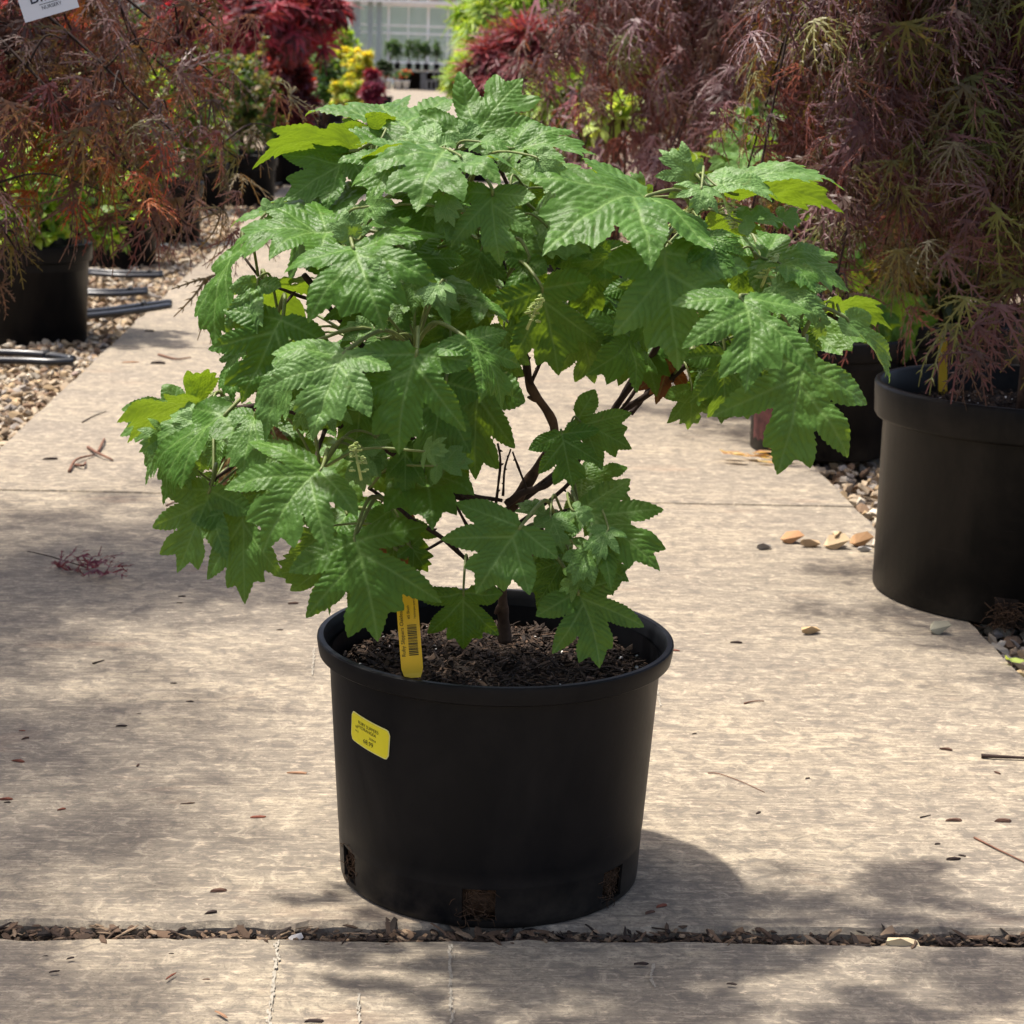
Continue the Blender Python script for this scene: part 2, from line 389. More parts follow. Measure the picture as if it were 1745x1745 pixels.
# mulch that fills the wide joint
CHIP = (np.array([(-1, -.4, 0), (-.3, -.55, .1), (.7, -.45, 0), (1, .1, .05), (.4, .5, .12), (-.6, .45, .02),
                  (-.9, -.3, .3), (-.2, -.4, .42), (.6, -.35, .3), (.85, .1, .32), (.3, .4, .42), (-.5, .35, .3)]),
        np.array([(6, 7, 11), (7, 10, 11), (7, 8, 10), (8, 9, 10), (0, 1, 7), (0, 7, 6), (1, 2, 8), (1, 8, 7), (2, 3, 9), (2, 9, 8), (3, 4, 10), (3, 10, 9),
                  (4, 5, 11), (4, 11, 10), (5, 0, 6), (5, 6, 11)]))
r = np.random.default_rng(21); n = 3200
dens = vnoise(np.stack([np.linspace(PL, PR, n)*1.0, np.zeros(n), np.zeros(n)], 1), 6, 3)
xs = r.uniform(PL+.01, PR-.01, n); ys = -.19+r.normal(0, .009, n)-.0; ys = np.clip(ys, -.216, -.163)
P = np.stack([xs, ys, r.uniform(-.030, -.002, n)+.006*np.maximum(0, vnoise(np.stack([xs, xs*0, xs*0], 1), 14, 2))], 1); X, Y, Z = rot_rand(n, r, .28)
pal = np.array([(.045, .030, .022), (.07, .045, .03), (.11, .07, .045), (.03, .022, .018), (.20, .14, .09)])
c = pal[r.integers(0, 5, n)]*r.uniform(.6, 1.2, (n, 1)); S = np.stack([.003+.016*r.uniform(0, 1, n)**2, .002+.009*r.uniform(0, 1, n)**1.5, .002+.006*r.uniform(0, 1, n)**2], 1)
V, F = soup(CHIP, P, X, Y, Z, S); o = mesh('joint_mulch', V, F, M['chip'], None, np.repeat(c, 12, 0)); kind(o, 'stuff')
tag(o, 'dark bark mulch packed into the wide joint in front of the pot', 'mulch')
mb = MB(); mb.box((-.1, -.19, -.06), (2.02, .08, .06)); kind(mb.build('joint_soil', M['soil']), 'structure')

# ================================================================== FAR END
GH = 80.0
gh = empty('greenhouse', at(700, 150, GH)*np.array([1, 1, 0])); tag(gh, 'pale metal framed glasshouse closing the far end of the path', 'greenhouse')
def ghl(o): o.matrix_parent_inverse = Matrix.Translation(-gh.location); return o
def gpx(px, py, Y=GH): return at(px, py, Y)
x_l, x_r = -22.0, 22.0
for x in np.arange(x_l, x_r+.1, .8):
    b_ = MB(); b_.box((x, GH, 2.6), (.10 if abs((x-x_l) % 1.6) < .1 else .05, .09, 5.2)); ghl(b_.build('post', M['metal'], gh))
for z, h in ((.25, .12), (1.0, .09), (2.15, .07), (2.45, .07), (3.28, .16), (4.4, .08), (5.2, .14)):
    b_ = MB(); b_.box((0, GH-.06, z), (x_r-x_l, .06, h)); ghl(b_.build('rail', M['metal'], gh))
zs = [.31, .955, 2.115, 2.415, 3.20, 4.36, 5.13]
for x in np.arange(-6.4, 8.1, 1.6):
    for z0, z1 in zip(zs[:-1], zs[1:]):
        b_ = MB(); b_.box((x+.8-.8+.8, GH+.03, (z0+z1)/2+.05), (1.46, .012, z1-z0-.11)); ghl(b_.build('pane', M['glass'], gh))
for sx in (-1, 1):
    b_ = MB(); b_.box(((-6.4+x_l)/2 if sx < 0 else (9.6+x_r)/2, GH+.03, 2.6), (15.5 if sx < 0 else 12.3, .012, 5.0)); ghl(b_.build('side_glazing', M['glass'], gh))
b_ = MB(); b_.add([(x_l, GH, 5.25), (x_r, GH, 5.25), (x_r, GH+5, 7.6), (x_l, GH+5, 7.6), (x_l, GH+10, 5.25), (x_r, GH+10, 5.25)], [(0, 1, 2, 3), (3, 2, 5, 4)])
ghl(b_.build('roof', M['glass'], gh))
b_ = MB(); b_.box((0, GH+9.5, 2.6), (44, .1, 5.2)); ghl(b_.build('back_wall', M['glass'], gh))
for px in (607, 630, 645):                       # sliding door uprights
    p = gpx(px, 100, GH-.5); b_ = MB(); b_.box((p[0], GH-.5, 1.9), (.30 if px < 620 else .22, .08, 3.8)); ghl(b_.build('door_upright', M['grey'], gh))
for k in range(14):                              # white trays on benches inside
    p = gpx(555+k*18, 66, GH+1.5); b_ = MB(); b_.box((p[0], GH+1.5, 1.62), (.34, .3, .34)); ghl(b_.build('tray', M['whitepot'], gh))
b_ = MB(); b_.box((0, GH+1.5, 1.42), (14, .9, .06)); ghl(b_.build('inner_bench', M['metal'], gh))

# ================================================================== FOLIAGE BUILDERS
def leaf_tpl_ovate(w=.30, fold=.10, drop=.18):
    v = [(0, 0, 0), (-w*.8, .28, fold*.8), (0, .3, .0), (w*.8, .28, fold*.8), (-w, .55, fold-.04), (0, .6, -.03), (w, .55, fold-.04), (0, 1.0, -drop), (-w*.55, .82, fold*.4-.08), (w*.55, .82, fold*.4-.08)]
    f = [(0, 2, 1), (0, 3, 2), (1, 2, 5), (1, 5, 4), (2, 3, 6), (2, 6, 5), (4, 5, 8), (5, 7, 8), (5, 6, 9), (5, 9, 7)]
    return np.array(v, float), np.array(f)
def leaf_tpl_palm(n=7, spread=115, w=.13, drop=.25):
    V = [(0, 0, 0)]; F = []
    for k in range(n):
        a = math.radians(-spread+2*spread*k/(n-1)); L = 1.0-.45*(abs(a)/math.radians(spread))**1.5
        d = np.array([math.sin(a), math.cos(a), 0]); q = np.array([math.cos(a), -math.sin(a), 0]); b0 = len(V)
        V += [tuple(d*L*.25-q*w*.5), tuple(d*L*.25+q*w*.5), tuple(d*L*.62-q*w+np.array([0, 0, -drop*.3])), tuple(d*L*.62+q*w+np.array([0, 0, -drop*.3])), tuple(d*L+np.array([0, 0, -drop]))]
        F += [(0, b0+1, b0), (b0, b0+1, b0+3), (b0, b0+3, b0+2), (b0+2, b0+3, b0+4)]
    return np.array(V, float), np.array(F)
def leaf_tpl_lace(seed, n=7, spread=105, detail=5, w=.016, drop=.35):
    r = np.random.default_rng(seed); V = []; F = []
    for k in range(n):
        a = math.radians(-spread+2*spread*k/(n-1)+r.normal(0, 4)); L = (1.0-.42*(abs(a)/math.radians(spread))**1.4)*r.uniform(.9, 1.05)
        bend = r.normal(0, .10); b0 = len(V); S = detail+1; ctr = []
        for i in range(S+1):
            t = i/S; aa = a+bend*t; d = np.array([math.sin(aa), math.cos(aa), 0]); q = np.array([math.cos(aa), -math.sin(aa), 0])
            c = d*L*t+np.array([0, 0, -drop*t*t*L+.04*math.sin(t*5+k)]); ww = w*(1.0-.75*t)+.003; ctr.append((c, d, q))
            V += [tuple(c-q*ww), tuple(c+q*ww)]
        for i in range(S): F += [(b0+2*i, b0+2*i+1, b0+2*i+3), (b0+2*i, b0+2*i+3, b0+2*i+2)]
        for i in range(1, S):
            c, d, q = ctr[i]; tt = i/S; ln = L*.19*math.sin(math.pi*min(1, tt*.8+.12))*r.uniform(.8, 1.2)
            for sgn in (-1, 1):
                e = len(V); dd = norm(d*.85+q*sgn*.62); e_ = max(.026, w)
                V += [tuple(c-d*e_), tuple(c+d*e_), tuple(c+dd*ln*.55+np.array([0, 0, -.02])-q*sgn*-.012), tuple(c+dd*ln+np.array([0, 0, -.06]))]
                F += [(e, e+1, e+2), (e+1, e+3, e+2)]
    return np.array(V, float), np.array(F)
OV = [leaf_tpl_ovate(.26, .10, .16), leaf_tpl_ovate(.32, .06, .30)]
PALM = [leaf_tpl_palm(7, 115, .13, .25), leaf_tpl_palm(5, 95, .15, .35)]
LACE = [leaf_tpl_lace(s, 7, 92, 4, .024, .55) for s in range(4)]
LACE_MID = [leaf_tpl_lace(s+10, 7, 84, 3, .030, .6) for s in range(3)]
LACE_FAR = [leaf_tpl_lace(s+20, 5, 84, 1, .055, .5) for s in range(3)]

def orient(tip, nrm_):
    Y = norm(tip); Z = nrm_-Y*(nrm_*Y).sum(1)[:, None]; Z = norm(Z); X = np.cross(Y, Z); return X, Y, Z
def pal_pick(pal, n, r, j=.18):
    pal = np.array(pal, float); c = pal[r.integers(0, len(pal), n)]; return np.clip(c*r.uniform(1-j, 1+j, (n, 1))*r.uniform(.93, 1.07, (n, 3)), 0, 1)

def shrub_crown(ctr, rad, n_cl, per, size, pal, tpls, r, shell=.5, up=.55, tip_pal=None):
    """rosettes of leaves spread through an uneven ellipsoid"""
    ctr = np.array(ctr, float); rad = np.array(rad, float)
    d = norm(r.normal(size=(n_cl, 3))); d[:, 2] = np.where(d[:, 2] < -.55, -d[:, 2], d[:, 2])
    q = r.uniform(0, 1, n_cl)**shell
    lump = 1+.42*vnoise(d*1.0+ctr, 1.9, 5)+.25*vnoise(d+ctr*2, 4.5, 6)
    cc = ctr+d*rad*(q*lump)[:, None]
    P = np.repeat(cc, per, 0); D = np.repeat(d, per, 0); n = len(P)
    tip = norm(norm(r.normal(size=(n, 3)))*1.0+D*.55+np.array([0, 0, up*.6]))
    P = P+tip*size*.15; nr = norm(np.array([0, 0, 1.])+D*.4+r.normal(0, .35, (n, 3)))
    X, Y, Z = orient(tip, nr); S = size*r.uniform(.7, 1.25, n); c = pal_pick(pal, n, r)
    if tip_pal is not None:
        outer = np.repeat(q, per) > .82; m = outer & (r.uniform(0, 1, n) < .55); c[m] = pal_pick(tip_pal, int(m.sum()), r)
    parts = []; idx = r.integers(0, len(tpls), n)
    for k, tp in enumerate(tpls):
        s = idx == k
        if s.sum() == 0: continue
        V, F = soup(tp, P[s], X[s], Y[s], Z[s], S[s]); parts.append((V, F, np.repeat(c[s], len(tp[0]), 0)))
    return join_soup(parts), cc

def stems_mesh(base, targets, r, r0=.012, k=6):
    b = MB(); base = np.array(base, float)
    for t in targets:
        mid = base+(t-base)*.5+np.array([r.normal(0, .03), r.normal(0, .03), .05]); P = smooth_path([base, mid, t], 5)
        b.tube(P, np.linspace(r0, r0*.35, len(P)), k)
    return b

def lace_crown(ctr, R, ztop, zbot, n_br, leaves, size, pal, r, tpls, az=None, accents=None, droop=1.0, squash=1.0, ends=()):
    """weeping dome: arching branches that carry hanging dissected leaves"""
    ctr = np.array(ctr, float); brs = []; Pl = []; Dl = []
    for k in range(n_br):
        a = r.uniform(*az) if (az and k % 4) else 2*math.pi*(k+r.uniform(-.3, .3))/n_br
        out = np.array([math.cos(a), math.sin(a)*squash, 0]); reach = R*r.uniform(.35, 1.05)
        top = ctr[2]+(ztop-ctr[2])*r.uniform(.55, 1.0); end = zbot+(ztop-zbot)*r.uniform(0, .75)**1.2
        p0 = ctr.copy(); p1 = ctr+out*reach*.35; p1[2] = ctr[2]+(top-ctr[2])*.8
        p2 = ctr+out*reach*.72; p2[2] = top*.97; p3 = ctr+out*reach; p3[2] = min(end, top-.05)
        p2[:2] += r.normal(0, .05, 2); p3[:2] += r.normal(0, .06, 2)
        if k < len(ends):                       # branches whose tips the photograph shows
            p3 = np.array(ends[k], float); out = norm((p3-ctr)*np.array([1, 1, 0])); p1 = ctr+(p3-ctr)*.35; p1[2] = max(ctr[2], p3[2])+.16; p2 = ctr+(p3-ctr)*.74; p2[2] = p3[2]+.20+.10*r.uniform()
        P = smooth_path([p0, p1, p2, p3], 8); brs.append(P)
        m = leaves//n_br; t = r.uniform(.28, 1.0, m)**.85*(len(P)-1); i = np.minimum(t.astype(int), len(P)-2); f = (t-i)[:, None]
        q = P[i]*(1-f)+P[i+1]*f
        off = norm(r.normal(size=(m, 3)))*r.uniform(.02, .20, (m, 1))*np.array([1, 1, .55])*R
        q = q+off; Pl.append(q); Dl.append(np.tile(out, (m, 1))+off*3)
        for _ in range(3):                      # side twigs
            j = r.integers(len(P)//3, len(P)-1); e = P[j]+off[r.integers(0, m)]*1.0+np.array([0, 0, -.03])
            brs.append(smooth_path([P[j], (P[j]+e)/2+np.array([0, 0, .03]), e], 4))
    P = np.vstack(Pl); D = np.vstack(Dl); n = len(P)
    tip = norm(np.array([0, 0, -1.0])*droop+D*.55+r.normal(0, .42, (n, 3)))
    nr = norm(D*.8+np.array([0, 0, .7])+r.normal(0, .4, (n, 3)))
    X, Y, Z = orient(tip, nr); S = size*r.uniform(.65, 1.2, n); c = pal_pick(pal, n, r)
    if accents is not None:
        m = vnoise(P, 5.0, 8) > .5; c[m] = pal_pick(accents, int(m.sum()), r)
    parts = []; idx = r.integers(0, len(tpls), n)
    for k, tp in enumerate(tpls):
        s = idx == k; V, F = soup(tp, P[s], X[s], Y[s], Z[s], S[s]); parts.append((V, F, np.repeat(c[s], len(tp[0]), 0)))
    return join_soup(parts), brs

def nursery_pot(loc, r_top, r_base, h, label, mat='pot', k=56, name='nursery_pot', soil=True, group=None):
    root = empty(name, loc); tag(root, label, 'pot', group)
    rim = .045*h/.31+.004; rb = r_base+(r_top*.93-r_base)*.92
    V, F = lathe([(0, .004), (r_base-.008, .004), (r_base-.006, 0), (r_base, .004), (rb, h-rim), (r_top*.935, h-rim+.002)], k)
    mesh('body', V, F, M[mat], root, smooth=True)
    a = r_top; V, F = lathe([(a*.935, h-rim), (a*.975, h-rim-.004), (a*.988, h-rim+.002), (a*.998, h-.006), (a*.992, h), (a*.965, h+.001), (a*.95, h-.004), (a*.935, h-.05), (a*.92, h-.09)], k)
    mesh('rim', V, F, M[mat], root, smooth=True)
    if soil:
        rr = np.random.default_rng(int(abs(loc[0]*971+loc[1]*331)*10)); th = np.linspace(0, 2*np.pi, 25)[:-1]; V = [(0, 0, h-.045)]; F = []
        for q in (.33, .66, 1.0):
            for t in th: V.append((a*.93*q*math.cos(t), a*.93*q*math.sin(t), h-.05+rr.normal(0, .006)))
        for j in range(24):
            F.append((0, 1+j, 1+(j+1) % 24))
            for q in range(2): F.append((1+q*24+j, 1+(q+1)*24+j, 1+(q+1)*24+(j+1) % 24, 1+q*24+(j+1) % 24))
        mesh('potting_soil', V, F, M['soil'], root, smooth=True)
    return root

def plant(name, base, crown, stems, label, cat, group=None, mat='foliage', stem_mat='bark'):
    root = empty(name, base); tag(root, label, cat, group); inv = Matrix.Translation(-root.location)
    (V, F, c) = crown; o = mesh('crown', V, F, M[mat], root, c); o.matrix_parent_inverse = inv
    s = stems.build('trunk', M[stem_mat], root, True); s.matrix_parent_inverse = inv
    return root

# ================================================================== BACKGROUND PLANTS
GREEN = [(.05, .12, .025), (.08, .17, .03), (.035, .08, .02), (.11, .22, .04)]
LIME = [(.20, .33, .03), (.27, .40, .045), (.13, .24, .03), (.33, .43, .06)]
YELLOW = [(.40, .37, .04), (.48, .42, .05), (.28, .33, .04), (.18, .27, .04)]
OLIVE = [(.09, .11, .03), (.13, .15, .04), (.06, .08, .025), (.16, .12, .05), (.05, .06, .03)]
CRIMSON = [(.095, .024, .032), (.125, .028, .036), (.065, .020, .026), (.15, .040, .038)]
PURPLE = [(.100, .046, .045), (.13, .064, .064), (.072, .034, .034), (.105, .062, .042), (.17, .092, .09)]
BRONZE = [(.115, .065, .055), (.095, .060, .045), (.135, .055, .05), (.11, .09, .042), (.16, .105, .09)]
ORANGE = [(.30, .10, .03), (.38, .09, .045), (.24, .13, .03)]
MOSS = [(.11, .12, .03), (.14, .14, .035), (.09, .08, .03)]

# --- shrubs in pots, listed by where the photograph shows them: crown centre px, half sizes px, depth
def potted_shrub(px, py, rx, ry, Y, pal, label, potlabel, size=.05, n_cl=120, per=14, tpls=OV, tip_pal=None, pot=True, pot_h=.34, pot_r=.19, xoff=0.0, seed=1, cat='shrub', name='potted_shrub', mat='foliage', shell=.45, deep=1.0, group=None, up=.55):
    r = np.random.default_rng(seed); s = ppm(Y); c = at(px, py, Y); rad = (rx/s, max(rx, ry*.8)/s*deep, ry/s)
    base = np.array([c[0]+xoff, Y, pot_h-.05 if pot else -.05])
    crown, cc = shrub_crown(c, rad, n_cl, per, size, pal, tpls, r, shell, up, tip_pal)
    st = stems_mesh(base, cc[r.integers(0, len(cc), 9)], r, .010)
    plant(name, base, crown, st, label, cat, group, mat)
    if pot: nursery_pot((base[0], Y, -.05 if Y > 3 else 0), pot_r, pot_r*.87, pot_h, potlabel, k=40)

potted_shrub(80, 352, 125, 112, 4.75, LIME+GREEN[1:2], 'bright green glossy shrub in the pot nearest the left edge', 'black nursery pot cut by the left picture edge, under the bright green shrub', .055, 170, 12, pot_r=.215, pot_h=.37, seed=2, xoff=-.06)
potted_shrub(215, 300, 72, 90, 7.35, GREEN+LIME, 'mid green shrub just behind the bright glossy one', 'black nursery pot behind the hoses, second from the left', .05, 130, 12, pot_r=.20, pot_h=.36, seed=3, xoff=-.04)
potted_shrub(300, 235, 80, 100, 8.6, LIME+GREEN+OLIVE, 'loose light green shrub showing through the bronze maple twigs', 'black nursery pot half hidden by the drooping bronze maple', .05, 150, 12, pot_r=.20, pot_h=.36, seed=4, xoff=-.05)
potted_shrub(424, 205, 52, 95, 11.6, OLIVE+GREEN, 'dense olive green small leaved shrub left of the red maple', 'black nursery pot under the dense olive shrub', .038, 330, 13, pot_r=.20, pot_h=.36, seed=5, tip_pal=[(.20, .20, .06), (.16, .10, .06), (.26, .27, .08)])
potted_shrub(340, 170, 62, 80, 11.0, GREEN+OLIVE, 'dull green rounded shrub behind the bronze maple', 'black nursery pot of the dull green rounded shrub', .04, 200, 12, seed=6)
potted_shrub(90, 215, 130, 80, 8.2, OLIVE+GREEN+LIME, 'broad olive shrub behind the bright green glossy one', 'black nursery pot of the broad olive shrub', .05, 240, 12, seed=7, tip_pal=[(.22, .13, .05), (.26, .28, .06)])
potted_shrub(200, 165, 100, 70, 10.2, OLIVE+GREEN, 'reddish tipped green shrub below the white sign', 'black nursery pot of the reddish tipped shrub', .045, 220, 12, seed=8, tip_pal=[(.20, .10, .05), (.20, .22, .05)])
potted_shrub(490, 175, 40, 85, 13.8, CRIMSON, 'upright dark crimson maple beside the olive shrub', 'black nursery pot of the upright crimson maple', .075, 210, 9, PALM, seed=9, cat='tree', name='red_maple', mat='lace', tip_pal=[(.34, .05, .03), (.20, .07, .10)])
potted_shrub(60, 55, 105, 55, 11.5, CRIMSON, 'sunlit crimson maple behind the white sign', 'black nursery pot of the sunlit crimson maple', .07, 180, 9, PALM, seed=10, cat='tree', name='red_maple', mat='lace', tip_pal=[(.42, .06, .07), (.5, .2, .2)])
potted_shrub(410, 42, 140, 62, 13.0, CRIMSON, 'wide weeping crimson maple above the olive shrub', 'black nursery pot of the wide weeping crimson maple', .16, 420, 8, LACE_FAR+PALM[:1], seed=11, cat='tree', name='red_maple', mat='lace', tip_pal=[(.30, .04, .06)], up=-.6)
potted_shrub(553, 150, 34, 58, 18.5, GREEN+[(.10, .15, .08)], 'grey green shrub between crimson maple and yellow shrub', 'black nursery pot of the grey green shrub', .06, 160, 11, seed=12)
potted_shrub(598, 125, 42, 36, 20.5, YELLOW, 'golden yellow shrub beside the sunlit far path', 'black nursery pot of the golden yellow shrub', .075, 170, 10, PALM+OV, seed=13, tip_pal=[(.58, .48, .06), (.42, .44, .08)])
potted_shrub(600, 166, 34, 30, 18.0, YELLOW+LIME, 'low yellow shrub in front of the golden one', 'black nursery pot of the low yellow shrub', .06, 120, 10, PALM, seed=14, tip_pal=[(.58, .46, .05)])
potted_shrub(566, 78, 32, 30, 26.0, LIME, 'lime green crown standing left of the glasshouse door', 'black nursery pot of the lime green crown', .09, 150, 10, OV, seed=15)
potted_shrub(535, 75, 22, 35, 24.0, [(.16, .22, .17), (.20, .26, .20)], 'blue grey conifer behind the crimson maple', 'black nursery pot of the blue grey conifer', .07, 120, 10, OV, seed=16)
potted_shrub(633, 160, 17, 26, 16.5, [(.12, .015, .035), (.17, .02, .05)], 'small dark purple maple leaning over the far path edge', 'black nursery pot of the small dark purple maple', .085, 26, 7, PALM, seed=17, cat='tree', name='purple_maple', mat='lace', pot_r=.14)
potted_shrub(655, 120, 12, 12, 40.0, [(.015, .03, .012), (.03, .05, .02)], 'round dark clipped shrub near the glasshouse door', 'black nursery pot of the round dark clipped shrub', .09, 70, 8, OV, seed=18)

# second row on the left, behind
for k, (px, py, rx, ry, Y, pal, lab) in enumerate([(20, 120, 110, 70, 13.5, OLIVE, 'dark olive shrub behind the white sign'), (150, 95, 90, 60, 14.5, GREEN+OLIVE, 'dark green shrub in the second row below the sign'),
        (255, 100, 80, 60, 15.0, OLIVE+LIME, 'yellowish shrub in the second row behind the bronze maple'), (345, 95, 60, 60, 16.0, GREEN, 'deep green shrub in the second row left of the crimson maple'), (480, 95, 60, 60, 19.0, [(.10, .02, .03), (.08, .03, .03)], 'maroon shrub in the second row under the weeping maple')]):
    potted_shrub(px, py, rx, ry, Y, pal, lab, 'black pot under the '+lab, .075, 170, 10, seed=110+k, deep=.7)
# right-hand row
for k, (px, py, rx, ry, Y, pal, lab) in enumerate([(1180, 150, 120, 120, 9.5, [(.09, .05, .035), (.07, .07, .03)], 'brownish shrub behind the plum maple'), (1420, 250, 150, 170, 7.2, OLIVE, 'dark olive shrub between the two right maples'), (1610, 430, 130, 170, 3.0, OLIVE+MOSS, 'mossy shrub behind the big right pot'),
        (1780, 400, 120, 200, 3.6, GREEN+MOSS, 'deep green shrub behind the big right pot at the edge')]):
    potted_shrub(px, py, rx, ry, Y, pal, lab, 'black pot under the '+lab, .065, 300, 11, OV+LACE_FAR, seed=120+k, deep=.6, pot_r=.24)
potted_shrub(892, 128, 72, 82, 8.6, [(.14, .030, .045), (.17, .040, .055), (.11, .035, .04), (.13, .09, .05)], 'crimson lace leaf maple between lime and purple maples', 'black nursery pot with shiny rim right of the hydrangea top', .13, 330, 10, LACE_FAR, seed=31, cat='tree', name='red_maple', mat='lace', up=-.7, xoff=.15, tip_pal=[(.24, .05, .06)])
potted_shrub(905, 30, 110, 66, 11.0, LIME, 'lime green lace leaf maple at the top of the right row', 'black nursery pot of the lime lace leaf maple', .16, 330, 10, LACE_FAR, seed=32, cat='tree', name='lime_maple', up=-.7, xoff=.3)
potted_shrub(838, 62, 40, 80, 17.0, LIME+[(.30, .30, .06)], 'pale lime maple hanging beside the far path', 'black nursery pot of the pale lime maple', .17, 260, 9, LACE_FAR, seed=33, cat='tree', name='lime_maple', up=-.7, xoff=.4)
potted_shrub(802, 135, 32, 26, 15.0, LIME, 'low lime green maple mound beside the far path', 'black nursery pot of the low lime mound', .14, 140, 9, LACE_FAR, seed=34, cat='tree', name='lime_maple', up=-.6, xoff=.1)
potted_shrub(985, 185, 80, 75, 7.4, LIME+[(.10, .09, .04)], 'yellow green maple glimpsed under the purple maple', 'black nursery pot of the yellow green maple', .13, 200, 9, LACE_FAR, seed=35, cat='tree', name='lime_maple', up=-.7)
potted_shrub(1055, 206, 52, 24, 4.9, [(.30, .38, .10), (.24, .34, .07)], 'pale broad leaved shrub peeping under purple lace leaves', 'black nursery pot of the pale broad leaved shrub', .07, 16, 7, [OV[1]], seed=36, pot_r=.17, pot_h=.30)
potted_shrub(1440, 120, 330, 190, 6.6, OLIVE+[(.20, .13, .04), (.11, .06, .04)], 'olive and amber shrub mass behind the purple maples', 'black nursery pot behind the purple maples', .07, 420, 10, OV+LACE_FAR, seed=37, tip_pal=[(.30, .36, .08), (.30, .16, .05)])

# the drooping lace-leaf maples near the camera
def lace_tree(loc, trunk_h, R, ztop, zbot, n_br, leaves, size, pal, acc, label, seed, tpls=LACE, trunk_r=.022, az=None, squash=1.0, lean=(0, 0), ends=()):
    r = np.random.default_rng(seed); loc = np.array(loc, float); top = loc+np.array([lean[0], lean[1], trunk_h])
    crown, brs = lace_crown(top, R, ztop, zbot, n_br, leaves, size, pal, r, tpls, az, acc, squash=squash, ends=ends)
    b = MB(); P = smooth_path([loc, loc+np.array([lean[0]*.3, lean[1]*.3, trunk_h*.5]), top], 8); b.tube(P, np.linspace(trunk_r, trunk_r*.7, len(P)), 10)
    t = plant('lace_leaf_maple', loc, crown, b, label, 'tree', 'drooping lace leaf maples', 'lace')
    inv = Matrix.Translation(-t.location)
    for i, q in enumerate(brs):
        big = len(q) > 10; bb = MB(); bb.tube(q, np.linspace(.0065 if big else .0028, .0018 if big else .001, len(q)), 6)
        o = bb.build('branch', M['darkbark'], t, True); o.matrix_parent_inverse = inv
    return t
# right, in the big pot
RP = ground(1732, 1008); PI = math.pi
nursery_pot((RP[0], RP[1], 0), .302, .278, .405, 'big dusty black nursery pot cut by the right picture edge', 'pot_dusty', 72)
lace_tree((RP[0]-.01, RP[1], .35), .75, .62, 1.62, .49, 50, 5000, .105, PURPLE+MOSS, MOSS+BRONZE+[(.14, .17, .035)], 'purple brown lace leaf maple in the big pot on the right', 41, squash=.9, az=(.55*PI, 1.5*PI))
# right, further back
nursery_pot((1.36, 3.75, -.05), .25, .22, .38, 'black nursery pot under the second purple maple', k=40)
lace_tree((1.36, 3.75, .28), .75, 1.08, 1.55, .55, 46, 4200, .120, PURPLE, BRONZE+MOSS+[(.15, .19, .04)], 'plum purple lace leaf maple rising behind the hydrangea', 42, LACE_MID, az=(.6*PI, 1.6*PI))
nursery_pot((1.55, 6.1, -.05), .25, .22, .38, 'black nursery pot under the third purple maple', k=40)
lace_tree((1.55, 6.1, .28), .85, 1.15, 1.75, .45, 40, 3000, .16, PURPLE+[(.16, .05, .06)], BRONZE+MOSS, 'dusky purple lace leaf maple, third back in the right row', 44, LACE_FAR, az=(.6*PI, 1.5*PI))
# left, standing just outside the picture
nursery_pot((-1.62, 1.75, -.05), .28, .25, .40, 'black nursery pot just outside the left picture edge', k=40)
lace_tree((-1.62, 1.75, .3), .85, 1.18, 1.50, .52, 46, 1750, .108, BRONZE, ORANGE+MOSS, 'bronze lace leaf maple drooping in from the left edge', 43, az=(-.45*PI, .33*PI),
          ends=[at(x, y, Y) for x, y, Y in ((10, 330, 1.5), (30, 430, 1.3), (110, 230, 1.7), (185, 270, 1.5), (250, 360, 1.6), (320, 385, 1.5), (375, 370, 1.7), (405, 270, 1.8), (300, 230, 1.4), (215, 200, 1.6), (350, 170, 1.9), (120, 190, 1.3), (40, 250, 1.4), (270, 290, 1.9), (400, 160, 1.6))])

# a third one nearer the camera on the left, outside the picture; only its shade reaches in
nursery_pot((-1.75, .40, -.05), .28, .25, .40, 'black nursery pot outside the picture at the lower left', k=40)
lace_tree((-1.75, .40, .3), 1.35, 1.0, 2.15, 1.30, 36, 1500, .14, BRONZE, MOSS, 'tall bronze lace leaf maple outside the picture at the lower left', 45, LACE_MID, az=(-.4*PI, .4*PI))

# white sign tag hanging in the left maple
def text_mesh(s, size, align='CENTER'):
    cu = bpy.data.curves.new('lettering', 'FONT'); cu.body = s; cu.size = size; cu.align_x = align; cu.align_y = 'CENTER'; cu.resolution_u = 3
    ob = bpy.data.objects.new('lettering', cu); C.objects.link(ob)
    dg = bpy.context.evaluated_depsgraph_get(); me = bpy.data.meshes.new_from_object(ob.evaluated_get(dg))
    V = np.array([v.co[:] for v in me.vertices]).reshape(-1, 3); F = [tuple(p.vertices) for p in me.polygons]
    bpy.data.objects.remove(ob); bpy.data.meshes.remove(me); bpy.data.curves.remove(cu); return V, F
sy = .80; sc = at(75, -18, sy); s_m = 1/ppm(sy)
st = empty('plant_sign', sc); tag(st, 'white printed nursery sign hanging at the top left corner', 'sign')
ang = math.radians(17.5)
w_, h_ = 92*s_m, 84*s_m
mb = MB(); mb.box((0, 0, 0), (w_, .0012, h_)); mb.build('card', M['white'], st)
def sign_text(s, x, y, size, name='lettering'):
    V, F = text_mesh(s, size); V = np.stack([V[:, 0]+x, np.full(len(V), -.0012), V[:, 1]+y], 1); mesh(name, V, F, M['ink_blue'], st)
sign_text('Binny', 4*s_m, -8*s_m, 30*s_m); sign_text('NURSERY', 4*s_m, -27.5*s_m, 8*s_m)
mb = MB(); mb.box((2*s_m, -.0012, -21.5*s_m), (34*s_m, .0004, .8*s_m)); mb.build('rule', M['ink_blue'], st)
st.rotation_euler = (0, -ang, 0)

